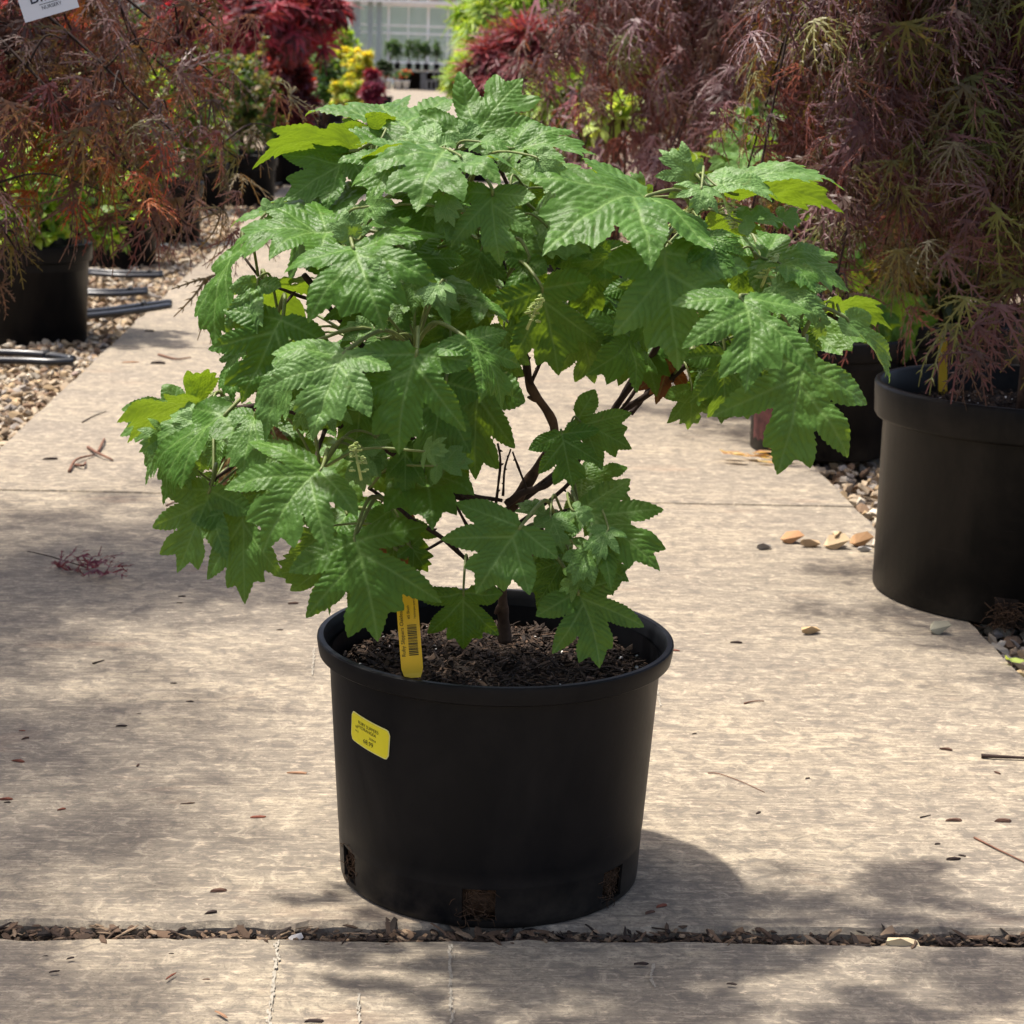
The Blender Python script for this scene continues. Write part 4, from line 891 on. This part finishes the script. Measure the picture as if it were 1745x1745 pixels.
# ------------------------------------------------------------------ the pot
POT = empty('nursery_pot', (0, 0, 0)); tag(POT, 'large black plastic nursery pot with yellow price sticker in the foreground', 'pot')
K = 180; H0, H1 = .010, .050                       # drainage openings
rb0, rt0, ht = .1835, .2005, .282
prof = [(rb0-.004, 0), (rb0, .004), (rb0+.0006, H0), (rb0+.0028, H1), (rb0+.0031, .053), (rb0+.0026, .0555)]+[(rb0+(rt0-rb0)*z/ht, z) for z in np.linspace(.07, ht, 16)]
A0 = -math.pi/2
holes = [(A0-.115, .105), (A0+.86, .105), (A0-1.19, .105), (A0+2.0, .1), (A0+3.1, .1), (A0-2.2, .1)]
V, F = lathe(prof, K, A0); V = V.tolist(); F2 = []
def in_hole(j):
    a = A0+2*math.pi*(j+.5)/K
    return any(abs((a-h+math.pi) % (2*math.pi)-math.pi) < w for h, w in holes)
for f in F:
    ring = f[0]//K; j = f[0] % K
    if ring == 2 and in_hole(j): continue
    F2.append(f)
n0 = len(V); Vi, Fi = lathe([(r_-.0035, z) for r_, z in prof], K, A0); V += Vi.tolist()
for f in Fi:
    ring = f[0]//K; j = f[0] % K
    if ring == 2 and in_hole(j): continue
    F2.append(tuple(x+n0 for x in f[::-1]))
for j in range(K):                                   # cut edges of the openings
    if in_hole(j):
        a, b = 2*K+j, 2*K+(j+1) % K; F2.append((a, b, b+n0, a+n0)); a, b = 3*K+j, 3*K+(j+1) % K; F2.append((b, a, a+n0, b+n0))
        if not in_hole(j-1): F2.append((2*K+j, 2*K+j+n0, 3*K+j+n0, 3*K+j))
        if not in_hole((j+1) % K): q = (j+1) % K; F2.append((2*K+q, 3*K+q, 3*K+q+n0, 2*K+q+n0))
mesh('body', V, F2, M['pot'], POT, smooth=True).data.set_sharp_from_angle(angle=math.radians(40))
V, F = lathe([(.2000, .2785), (.2105, .2785), (.2125, .2800), (.2140, .288), (.2152, .2965), (.2148, .2995), (.2130, .3010), (.2075, .3010), (.2060, .2995), (.2040, .290), (.1990, .270), (.197, .235)], K)
mesh('rim', V, F, M['pot'], POT, smooth=True).data.set_sharp_from_angle(angle=math.radians(38))
V, F = lathe([(0, .012), (rb0-.010, .012), (rb0-.006, .03), (rb0-.006, .07)], 90)
V = V*(1+.02*vnoise(V, 60, 4)[:, None]); mesh('root_ball', V, F, M['root'], POT, smooth=True)
r = np.random.default_rng(77); b = MB()
for h, w in holes[:3]:
    for _ in range(46):
        a = h+r.uniform(-w, w); z = r.uniform(H0, H1); p = np.array([math.cos(a)*(rb0-.006), math.sin(a)*(rb0-.006), z]); o_ = np.array([math.cos(a), math.sin(a), 0]); t_ = np.array([-math.sin(a), math.cos(a), 0])
        q = p+t_*r.normal(0, .008)+np.array([0, 0, r.normal(0, .007)])+o_*r.uniform(.002, .010); q2 = q+t_*r.normal(0, .007)+np.array([0, 0, -r.uniform(0, .01)]); b.tube(smooth_path([p, q, q2], 4), .0004, 4, False)
o = b.build('root_fibre', M['root'], POT); kind(o, 'stuff')
# bark mix on top
def potting_mix(root, rad, z0, seed, n=5200):
    r = np.random.default_rng(seed); q = 26; V = [(0, 0, z0+.006)]; F = []
    for i in range(1, 9):
        for j in range(q):
            a = 2*math.pi*j/q; V.append((rad*i/8*math.cos(a), rad*i/8*math.sin(a), z0+.006*(1-i/8)+r.normal(0, .003)))
    for j in range(q):
        F.append((0, 1+j, 1+(j+1) % q))
        for i in range(7): F.append((1+i*q+j, 1+(i+1)*q+j, 1+(i+1)*q+(j+1) % q, 1+i*q+(j+1) % q))
    mesh('potting_soil', V, F, M['soil'], root, smooth=True)
    a = r.uniform(0, 2*np.pi, n); rr = rad*np.sqrt(r.uniform(0, 1, n))*.985
    P = np.stack([rr*np.cos(a), rr*np.sin(a), z0+.004+.006*(1-rr/rad)+r.uniform(-.002, .007, n)], 1); X, Y, Z = rot_rand(n, r, .55)
    pal = np.array([(.030, .021, .016), (.045, .030, .022), (.070, .045, .030), (.12, .075, .05), (.02, .015, .012)]); c = pal[r.choice(5, n, p=[.34, .28, .18, .06, .14])]*r.uniform(.6, 1.2, (n, 1))
    S = np.stack([.002+.013*r.uniform(0, 1, n)**2.2, .0012+.006*r.uniform(0, 1, n)**2, .001+.004*r.uniform(0, 1, n)], 1); V, F = soup(CHIP, P, X, Y, Z, S)
    parts = [(V, F, np.repeat(c, 12, 0))]; m = 70; a = r.uniform(0, 2*np.pi, m); rr = rad*np.sqrt(r.uniform(0, 1, m))*.97
    P = np.stack([rr*np.cos(a), rr*np.sin(a), np.full(m, z0+.010)], 1); X, Y, Z = rot_rand(m, r, .5); V, F = soup(STONES[1], P, X, Y, Z, r.uniform(.0012, .0026, m)); parts.append((V, F, np.tile((.75, .72, .68), (len(V), 1))))
    V, F, c = join_soup(parts); o = mesh('bark_mix', V, F, M['chip'], root, c); kind(o, 'stuff')
potting_mix(POT, .1900, .252, 5)

# price sticker on the curved wall
def on_pot(x, y, off, th0=A0-.86, z0=.2145, rot=math.radians(-7)):
    u = x*math.cos(rot)-y*math.sin(rot); v = x*math.sin(rot)+y*math.cos(rot); z = z0+v; R = rb0+(rt0-rb0)*z/ht+off; a = th0+u/R; return (R*math.cos(a), R*math.sin(a), z)
def rrect(w, h, rad, n=5):
    P = []
    for cx, cy, a0 in ((w/2-rad, h/2-rad, 0), (-w/2+rad, h/2-rad, 90), (-w/2+rad, -h/2+rad, 180), (w/2-rad, -h/2+rad, 270)):
        for i in range(n+1): a = math.radians(a0+90*i/n); P.append((cx+rad*math.cos(a), cy+rad*math.sin(a)))
    return P
def sticker_sheet(w, h, rad, off, mat, name, parent):
    xs = np.linspace(-w/2, w/2, 25); V = []; F = []
    for x in xs:
        e = max(0, abs(x)-(w/2-rad)); hh = h/2-(rad-math.sqrt(max(0, rad*rad-e*e))); V += [on_pot(x, -hh, off), on_pot(x, hh, off)]
    for i in range(24): F.append((2*i, 2*i+2, 2*i+3, 2*i+1))
    return mesh(name, V, F, mat, parent, smooth=True)
stick = sticker_sheet(.069, .0375, .006, .0009, M['sticker_edge'], 'price_sticker', POT); stick['label'] = 'yellow printed price sticker'
sticker_sheet(.0665, .035, .005, .0013, M['sticker'], 'sticker_face', stick)
for s, x, y, sz in (('RUBY SLIPPERS', -.001, .0095, .0056), ('HYDRANGEA', -.003, .0042, .0056), ('#5', -.022, .0022, .0045), ('0412', -.021, -.0030, .0034), ('303904', .008, -.0030, .0040), ('68.99', .001, -.0098, .0082)):
    V, F = text_mesh(s, sz); mesh('lettering', [on_pot(v[0]+x, v[1]+y, .0017) for v in V], F, M['ink'], stick)

# yellow variety tag stuck in the mix
tb, tt = at(703, 1146, -.165), at(692, 1003, -.135)
TG = empty('plant_tag', tb); tag(TG, 'long yellow plastic plant tag with barcode stuck in the central pot', 'plant tag')
ax = norm(tt-tb); Lg = np.linalg.norm(tt-tb)*1.12; sx = norm(np.cross(ax, np.array([0, 1., 0]))*1.0); sx = sx if sx[0] > 0 else -sx; nn = np.cross(sx, ax); nn = nn if nn[1] < 0 else -nn
wt = .0245
def tagp(x, t, off=0.0): return sx*x+ax*t+nn*(off+.006*math.sin(min(max(t/Lg, 0), 1)*math.pi))
V = []; F = []
for i in range(22):
    t = -.006+(Lg+.006)*i/21; w = wt/2*min(1, .7+(t+.006)/.03); V += [tagp(-w, t), tagp(w, t)]
for i in range(21): F.append((2*i, 2*i+1, 2*i+3, 2*i+2))
Vb = [np.array(v)-nn*.0008 for v in V]; nb = len(V); F += [tuple(x+nb for x in f[::-1]) for f in F]; F += [(2*i, 2*i+2, 2*i+2+nb, 2*i+nb) for i in range(21)]+[(2*i+3, 2*i+1, 2*i+1+nb, 2*i+3+nb) for i in range(21)]
mesh('blade', V+Vb, F, M['yellow'], TG)
def tag_text(s, x, t, size):
    V, F = text_mesh(s, size, 'LEFT'); mesh('lettering', [tagp(x-v[1], t+v[0], .0007) for v in V], F, M['ink'], TG)
tag_text('Ruby Slippers Oakleaf Hydrangea', -.0078, .018, .0060); tag_text('#5 Blush', .0005, .060, .0044); tag_text('Hydrangea quercifolia', .0075, .060, .0032)
b = MB(); t = .019; r = np.random.default_rng(4)
while t < .053:
    w = r.choice([.0004, .0007, .0011]); q = [tagp(-.002, t, .0007), tagp(.0085, t, .0007), tagp(.0085, t+w, .0007), tagp(-.002, t+w, .0007)]; b.add(q, [(0, 1, 2, 3)]); t += w+r.choice([.0004, .0007, .001])
b.build('barcode', M['ink'], TG)

# ================================================================== SECOND HYDRANGEA (right row, behind)
P2 = ground(1405, 772); Y2 = P2[1]+.06
POT2 = nursery_pot((P2[0], Y2, 0), .205, .187, .31, 'black nursery pot with reddish smear behind the big right pot')
V = []; F = []
for i in range(7):
    a = math.radians(-168+4.2*i); V += [(.1925*math.cos(a), .1925*math.sin(a), .03+.01*(i % 2)), (.1965*math.cos(a), .1965*math.sin(a), .20+.015*((i*3) % 4))]
for i in range(6): F.append((2*i, 2*i+2, 2*i+3, 2*i+1))
mesh('red_smear', V, F, simple('red_clay_smear', (.10, .035, .03), .7, .3, .6, 40), POT2)
HY2 = empty('oakleaf_hydrangea', (P2[0], Y2, .27)); tag(HY2, 'second oak leaf hydrangea half hidden behind the purple maple', 'shrub')
BP2 = []; inv2 = Matrix.Translation(-HY2.location)
for i, (x, y, dz) in enumerate([(1190, 300, .1), (1245, 250, .05), (1290, 240, 0), (1330, 330, .1), (1420, 430, .1), (1480, 480, 0), (1260, 400, .1)]):
    t_ = at(x, y, Y2-dz); b_ = np.array([P2[0], Y2, .26]); P = smooth_path([b_, b_+(t_-b_)*.45+np.array([0, 0, .06]), t_], 8)
    V, F = tube(P, np.linspace(.008, .003, len(P)), 7); o = mesh('branch', V, F, M['darkbark'], HY2, smooth=True); o.matrix_parent_inverse = inv2; BP2.append(P)
BP2 = np.vstack(BP2)
for i, (bx, by, tx, ty, z, code, ws, shp, kw) in enumerate([
 (1262, 262, 1240, 218, .05, 'F', .9, 6, dict(age=.2)), (1262, 262, 1205, 292, .12, 'M', .9, 6, dict(age=.3)), (1275, 265, 1312, 232, .02, 'B', .9, 6, dict(age=.4)),
 (1265, 270, 1262, 322, .16, 'M', 1.1, 7, dict(age=.4)), (1278, 262, 1330, 300, .1, 'U', .9, 7, dict(age=.4)), (1255, 240, 1202, 232, .0, 'B', .7, 9, dict(age=.3)),
 (1283, 205, 1296, 170, -.02, 'R', 1.0, 7, {}), (1290, 215, 1330, 190, .0, 'U', .9, 7, {}), (1240, 300, 1190, 330, .1, 'D', 1.0, 6, {}), (1300, 300, 1340, 350, .1, 'D', 1.0, 6, {}),
 (1255, 250, 1285, 214, .0, 'M', .9, 7, dict(age=.5)), (1180, 262, 1160, 300, .0, 'B', .9, 7, dict(age=.8)), (1430, 440, 1470, 500, .12, 'D', 1.0, 6, {}), (1480, 500, 1540, 560, .1, 'D', 1.0, 6, {}),
 (1400, 420, 1360, 470, .1, 'D', 1.0, 6, {}), (1500, 520, 1470, 590, .1, 'D', 1.0, 6, {}), (1530, 540, 1580, 600, .05, 'D', 1.0, 6, {}), (1330, 330, 1380, 380, .1, 'D', 1.0, 7, {})]):
    A, B_, n = leaf_axis(bx, by, tx, ty, z, code, Y2, .16); o = make_leaf(A, B_, n, HY2, shp, ws, seed=700+i, flip=1 if i % 2 else -1, **kw); petiole(A, B_, n, HY2, o, .0016, BP2)
for k, (x, y, u) in enumerate([(1222, 193, (1, 0, .05)), (1262, 193, (.2, 0, -1)), (1322, 172, (.1, 0, 1))]):
    bud_cluster(at(x, y, Y2), .045 if k == 0 else .028, HY2, 540+k, u)

# the big right pot's own bits: drain opening, bark, yellow tag
rpo = [o for o in bpy.data.objects if o.get('label', '').startswith('big dusty')][0]
for ch in list(rpo.children):
    if ch.name.startswith('potting_soil'): bpy.data.objects.remove(ch)
potting_mix(rpo, .270, .345, 9, 5200)
a_h = math.atan2(-.93, -.36); b = MB(); r = np.random.default_rng(8)
for _ in range(110):
    a = a_h+r.uniform(-.075, .075); z = r.uniform(.004, .045); p = np.array([math.cos(a)*.279, math.sin(a)*.279, z]); o_ = np.array([math.cos(a), math.sin(a), 0]); t_ = np.array([-math.sin(a), math.cos(a), 0])
    q = p+t_*r.normal(0, .012)+np.array([0, 0, r.normal(0, .009)])+o_*r.uniform(.004, .014); q2 = q+t_*r.normal(0, .010)+np.array([0, 0, -r.uniform(0, .014)]); q2[2] = max(q2[2], .002); b.tube(smooth_path([p, q, q2], 4), .0007, 4, False)
kind(b.build('root_tuft', M['root'], rpo), 'stuff')
V = []
for da, z in ((-.075, .006), (.075, .006), (.075, .056), (-.075, .056)): a = a_h+da; V.append((.2808*math.cos(a), .2808*math.sin(a), z))
mesh('drain_opening', V, [(0, 1, 2, 3)], M['soil'], rpo)
q0 = at(1610, 632, RP[1]+.24); q1 = at(1607, 575, RP[1]+.25); t2 = empty('plant_tag', q0); tag(t2, 'yellow plant tag standing at the back of the big right pot', 'plant tag')
d_ = q1-q0; V = [(-.009, 0, -.05), (.009, 0, -.05), d_+np.array([.009, 0, 0]), d_+np.array([-.009, 0, 0])]; V = [np.array(v, float) for v in V]; V += [v+np.array([0, .0012, 0]) for v in V]
mesh('blade', V, [(0, 1, 2, 3), (7, 6, 5, 4), (0, 3, 7, 4), (1, 5, 6, 2), (3, 2, 6, 7)], M['yellow'], t2)

# ================================================================== LITTER ON THE PATH
def chip_obj(name, px, py, lpx, ang, col, wr=.55, hr=.45, z=.0005, tpl=CHIP, mat='chip', seed=0):
    p = ground(px, py, 0); s = FPX/((p-CAM)@_f); L = lpx/s/2*1.15; r = np.random.default_rng(seed)
    V = tpl[0]*np.array([L, L*wr, L*hr*1.6])*r.uniform(.85, 1.15, (len(tpl[0]), 3)); lo = V[:, 2].min(); V[:, 2] = np.maximum(V[:, 2]-lo*.55, 0); a = math.radians(ang)
    V = np.stack([V[:, 0]*math.cos(a)-V[:, 1]*math.sin(a), V[:, 0]*math.sin(a)+V[:, 1]*math.cos(a), V[:, 2]], 1)
    c = np.array(col)*r.uniform(.75, 1.25, (len(V), 1)); o = mesh(name, V, tpl[1], M[mat], None, np.clip(c, 0, 1)); o.location = (p[0], p[1], z); return o
DK, RD, TN, BRW = (.035, .024, .02), (.16, .055, .035), (.30, .17, .10), (.09, .05, .035)
chips = [(85, 783, 17, 10, DK), (270, 620, 19, 0, DK), (255, 565, 12, 5, DK), (345, 559, 10, 20, BRW), (310, 1017, 9, 0, DK), (306, 1028, 7, 0, DK), (500, 1029, 13, 10, BRW), (477, 1074, 8, 0, DK),
 (38, 1246, 8, 0, RD), (43, 1259, 11, 40, BRW), (31, 1298, 16, -20, RD), (235, 1305, 10, 80, BRW), (10, 1363, 16, 0, RD), (13, 1368, 8, 0, DK), (105, 1380, 11, 30, RD), (207, 1238, 13, 0, DK),
 (372, 1519, 20, 10, BRW), (360, 1556, 17, 20, DK), (120, 1634, 11, 30, DK), (92, 1657, 13, 20, DK), (292, 1626, 7, 0, DK), (352, 1670, 9, 0, BRW), (535, 1742, 24, 0, DK),
 (1255, 1096, 15, -10, DK), (1183, 1251, 7, 20, DK), (1612, 1278, 17, -20, BRW), (1700, 1318, 11, -60, BRW), (1292, 1386, 10, 40, DK), (1625, 1399, 20, 0, BRW),
 (1597, 1439, 9, 10, DK), (1624, 1465, 19, 0, DK), (1640, 1459, 10, -30, DK), (1107, 1556, 17, 30, BRW), (1127, 1545, 17, 25, RD), (1246, 1678, 13, -10, DK), (1092, 1644, 18, 0, DK), (1376, 1327, 8, 20, DK), (78, 1630, 7, 0, DK), (660, 1610, 7, 10, BRW), (296, 1165, 8, 0, DK), (324, 1196, 9, 0, DK), (237, 1217, 5, 0, DK)]
for i, (x, y, l, a, c) in enumerate(chips):
    o = chip_obj('bark_chip', x, y, l*1.25, a, c, seed=i); tag(o, 'tiny dark bark crumb scattered on the concrete path', 'bark chip', 'tiny bark crumbs on the path')
tag(chip_obj('bark_chip', 507, 1318, 32, -5, TN, .35, .22, seed=90), 'reddish curled bark flake on the concrete left of the pot', 'bark chip')
tag(chip_obj('bark_chip', 440, 1393, 24, 5, RD, .5, .25, seed=91), 'small torn red bark flake left of the pot, below the curled one', 'bark chip')
tag(chip_obj('bark_chip', 320, 1370, 23, 12, BRW, .22, .2, seed=92), 'thin dark bark sliver at far left of the pot base', 'bark chip')
tag(chip_obj('bark_chip', 1147, 1109, 24, -5, RD, .35, .2, seed=93), 'red brown bark flake beside the pot rim on the right', 'bark chip')
tag(chip_obj('bark_chip', 290, 1665, 30, 60, RD, .22, .15, seed=94), 'slender red bark strip on the near slab', 'bark chip')
tag(chip_obj('bark_chip', 378, 1730, 32, -50, TN, .3, .2, seed=95), 'tan bark strip at the bottom edge of the picture', 'bark chip')
tag(chip_obj('bark_chip', 1710, 1400, 27, -5, BRW, .6, .45, seed=96), 'oval dark seed pod near the right picture edge', 'seed pod')
tag(chip_obj('bark_chip', 222, 618, 26, 15, TN, .4, .2, seed=97), 'pale brown leaf scrap on the path beyond the left wing', 'leaf scrap')
def twig_obj(pts, rpx, label, mat='darkbark', name='twig', z=.0008):
    G = [ground(x, y, 0) for x, y in pts]; s = FPX/((G[0]-CAM)@_f); r0 = rpx/s; P = smooth_path(G, 6); P[:, 2] = r0+z*np.abs(np.sin(np.linspace(0, 3.1, len(P))))
    V, F = tube(P-P[0]*np.array([1, 1, 0]), np.linspace(r0, r0*.55, len(P)), 7); o = mesh(name, V, F, M[mat], None, smooth=True); o.location = (P[0][0], P[0][1], 0); return tag(o, label, 'twig')
M['redtwig'] = simple('red_brown_twig', (.15, .075, .05), .8, .2, .35, 60)
twig_obj([(1672, 1292), (1700, 1294), (1760, 1296)], 4.0, 'thick brown stick reaching in from the right edge', 'darkbark')
twig_obj([(1660, 1429), (1700, 1450), (1760, 1478)], 2.0, 'thin twig slanting off the right edge', 'redtwig')
twig_obj([(1206, 1318), (1225, 1320), (1262, 1333), (1303, 1351)], 1.0, 'hair thin curved twig on the concrete right of the pot', 'redtwig')
twig_obj([(1268, 1200), (1285, 1197), (1302, 1196)], 1.5, 'short reddish twig on the concrete right of the pot rim', 'redtwig')
twig_obj([(1568, 1394), (1586, 1390)], 1.3, 'short dark needle beside the seed pods', 'darkbark')
twig_obj([(158, 1132), (178, 1126)], 1.5, 'short dark needle on the path left of the pot', 'darkbark')
twig_obj([(140, 721), (158, 711), (181, 702)], 1.2, 'thin curved twig on the path left of the hydrangea', 'darkbark')
twig_obj([(270, 606), (300, 614), (325, 611)], 2.0, 'thin forked twig on the path beyond the left wing', 'redtwig')
twig_obj([(283, 863), (300, 855)], 1.5, 'short red twig at the joint under the left wing', 'redtwig')
t_ = empty('broken_twig', ground(150, 780)); tag(t_, 'broken forked pinkish twig lying on the path at left', 'twig'); g0 = ground(150, 780)
for pts, r_ in (([(118, 806), (130, 790), (160, 778)], 2.6), ([(150, 765), (165, 778), (192, 787)], 3.0), ([(168, 772), (176, 758), (178, 750)], 2.6), ([(128, 795), (142, 800), (146, 790)], 2.6)):
    G = np.array([ground(x, y) for x, y in pts])-g0; s = FPX/((g0-CAM)@_f); P = smooth_path(G, 5); P[:, 2] = r_/s+.006*np.sin(np.linspace(0, 3.14, len(P))); V, F = tube(P, np.linspace(r_/s, r_/s*.6, len(P)), 7); mesh('twig_piece', V, F, M['redtwig'], t_, smooth=True)
# fallen purple maple sprig
fl = empty('fallen_maple_leaf', ground(140, 985)); tag(fl, 'shrivelled purple maple sprig lying on the path at left', 'leaf'); g0 = ground(140, 985); s = FPX/((g0-CAM)@_f)
G = np.array([ground(x, y) for x, y in ((47, 943), (75, 953), (105, 962), (150, 972))])-g0; P = smooth_path(G, 6); P[:, 2] = .004+.006*np.sin(np.linspace(0, 3, len(P))); V, F = tube(P, .0012, 6); mesh('stalk', V, F, M['darkbark'], fl, smooth=True)
r = np.random.default_rng(12)
for k, (x, y, L) in enumerate(((100, 968, 62), (150, 972, 66), (165, 985, 70), (120, 975, 50))):
    g = ground(x, y)-g0; Vt, Ft = LACE[k]; a = math.radians(-150-20*k+60); V = Vt*(L/s)*1.15; V = np.stack([V[:, 0]*math.cos(a)-V[:, 1]*math.sin(a), V[:, 0]*math.sin(a)+V[:, 1]*math.cos(a), .014+np.abs(V[:, 2])*.35+.014*vnoise(V, 60, k)], 1)
    V[:, 2] = np.maximum(V[:, 2], .001); c = pal_pick([(.13, .03, .05), (.18, .04, .07), (.08, .03, .04)], len(V), r); mesh('leaf_blade', V+np.array([g[0], g[1], 0]), Ft, M['lace'], fl, c)
# loose stones on the concrete
STN = stone_tpl(31, 16, .75); STN2 = stone_tpl(36, 15, .70)
SC = [(.42, .30, .17), (.40, .33, .22), (.45, .36, .24)]
for i, (x, y, l, a, c, lab) in enumerate([
 (1382, 1080, 32, 20, (.42, .29, .15), 'angular tan stone on the path left of the big right pot'), (1603, 1080, 38, -10, (.30, .28, .20), 'grey tan stone beside the foot of the big right pot'),
 (1302, 936, 26, 10, (.22, .20, .18), 'small grey stone at the left end of the stone row'), (1350, 925, 36, -8, (.36, .20, .10), 'flat rust brown stone in the row by the big pot'), (1382, 932, 32, 0, (.42, .30, .18), 'tan stone third from the left in the row'),
 (1426, 934, 42, 5, (.48, .36, .22), 'broad pale stone under another in the row'), (1428, 931, 30, 50, (.36, .26, .15), 'brown stone perched on the row of stones'), (1468, 930, 38, 15, (.34, .20, .10), 'red brown stone in the row beside the pot'),
 (1474, 940, 20, 0, (.34, .33, .32), 'small grey pebble in front of the stone row'), (1496, 932, 26, 0, (.46, .40, .32), 'pale stone touching the big right pot'), (1542, 1604, 56, -6, (.52, .42, .26), 'cream stone lodged in the wide joint at right'),
 (505, 1590, 28, 5, (.42, .40, .38), 'flat grey stone in the wide joint left of the pot'), (316, 1586, 12, 0, (.7, .68, .66), 'tiny white pebble in the wide joint at left'), (128, 640, 12, 20, (.30, .22, .18), 'small brown pebble on the path near the gravel')]):
    T = STN if i % 2 else STN2; o = chip_obj('stone', x, y, l, a, c, .78, .62, .0005, T, 'stone', 200+i); tag(o, lab, 'stone')
    if lab.startswith('brown stone perched'): o.location.z = .017
    if 'joint' in lab and y > 1500: o.location.z = -.012
# dried leaves by the second right pot, a fresh leaf in the gravel
dl = empty('dried_leaf_heap', ground(1290, 785)); tag(dl, 'small heap of dry straw coloured leaves beside the second right pot', 'dry leaves'); g0 = ground(1290, 785); r = np.random.default_rng(14)
for k in range(12):
    g = ground(r.uniform(1262, 1322), r.uniform(778, 796))-g0; Vt, Ft = OV[0]; a = r.uniform(-.5, .5)+(1.4 if k % 2 else -1.5); V = Vt*r.uniform(.05, .08)*np.array([.7, 1, 1]); V = np.stack([V[:, 0]*math.cos(a)-V[:, 1]*math.sin(a), V[:, 0]*math.sin(a)+V[:, 1]*math.cos(a), np.abs(V[:, 2])+.004+.002*k], 1)
    mesh('dry_leaf', V+np.array([g[0], g[1], 0]), Ft, M['foliage'], dl, pal_pick([(.42, .27, .13), (.34, .19, .10), (.50, .40, .18)], len(V), r, .1))
g = ground(1728, 1134, -.005); Vt, Ft = OV[1]; a = math.radians(110); V = Vt*.045; V = np.stack([V[:, 0]*math.cos(a)-V[:, 1]*math.sin(a), V[:, 0]*math.sin(a)+V[:, 1]*math.cos(a), np.abs(V[:, 2])+.002], 1)
o = mesh('fallen_leaf', V, Ft, M['foliage'], None, np.tile((.36, .45, .12), (len(V), 1))); o.location = tuple(g+np.array([.02, 0, .008])); tag(o, 'pale yellow green leaf fallen in the gravel at right', 'leaf')
# white mineral drips on the concrete
def stain(pts, wpx, name='white_stain'):
    G = np.array([ground(x, y) for x, y in pts]); G = smooth_path(G, 10); s = FPX/((G[0]-CAM)@_f); V = []; F = []; r = np.random.default_rng(int(pts[0][0]))
    for i in range(len(G)-1):
        for _ in range(3):
            p = G[i]+(G[i+1]-G[i])*r.uniform(0, 1); w = wpx/s*r.uniform(.08, .42); l = abs(G[i+1][1]-G[i][1])*r.uniform(.2, .9)+.001; dx = r.normal(0, wpx/s*.34); n0 = len(V); zz = (.0012 if p[1] > -.19 else -.0018)+.00005*(len(F) % 37)
            for k in range(6): a = k*math.pi/3; V.append((p[0]+dx+w*math.cos(a)*r.uniform(.6, 1.2), p[1]+l*math.sin(a)*r.uniform(.6, 1.2), zz))
            F.append(tuple(range(n0, n0+6)))
    mesh(name, V, F, M['chalk'], path)
stain([(473, 1600), (470, 1640), (464, 1690), (459, 1745), (455, 1790)], 7); stain([(768, 1606), (767, 1650), (768, 1700), (770, 1740)], 5)
stain([(535, 1106), (534, 1130), (532, 1150)], 3); stain([(1112, 1150), (1120, 1180), (1126, 1205)], 3); stain([(1290, 1022), (1345, 1026), (1400, 1030)], 2.5); stain([(612, 1690), (611, 1715), (613, 1740)], 4); stain([(1115, 1640), (1110, 1662), (1116, 1680)], 4)

# ================================================================== IRRIGATION HOSES ON THE LEFT GRAVEL
def hose(pairs, rad, label, band=None):
    g0 = ground(*pairs[0][0], 0.0); rt = empty('irrigation_hose', g0); tag(rt, label, 'hose', 'irrigation hose ends on the gravel')
    for pts in pairs:
        P = smooth_path([ground(x, y, .01) for x, y in pts], 7)-g0; P[:, 2] = rad*.75; V, F = tube(P, rad, 10); V[:, 2] = (V[:, 2]-rad*.75)*.8+rad*.8-.005
        mesh('tube', V, F, M['hose'], rt, smooth=True)
    if band:
        p = ground(*band, .01)-g0; b = MB(); b.box((p[0], p[1], .012), (.012, rad*4.6, rad*2.2)); b.build('band', M['hose'], rt)
hose([[(100, 531), (170, 529), (240, 520), (289, 514)], [(120, 540), (180, 535), (250, 526), (288, 520)]], .016, 'shiny black hose end lying across the path edge', (245, 522))
hose([[(110, 492), (180, 495), (250, 492)], [(125, 498), (190, 500), (250, 497)]], .014, 'double black hose end between the first two left pots', (222, 496))
hose([[(140, 458), (200, 462), (278, 463)], [(150, 464), (210, 468), (278, 468)]], .013, 'black hose pair beside the second left pot', (255, 466))
hose([[(225, 412), (255, 414), (290, 417)], [(230, 417), (262, 419), (290, 420)]], .013, 'farthest short black hose end on the gravel')
hose([[(-40, 598), (40, 600), (90, 604), (124, 610)], [(-40, 612), (40, 613), (90, 615), (124, 614)]], .015, 'folded black hose end in front of the nearest left pot', (78, 609))
hose([[(425, 318), (455, 312), (490, 306)], [(425, 324), (455, 317), (495, 310)]], .016, 'distant black hose end beside the olive shrub pot')
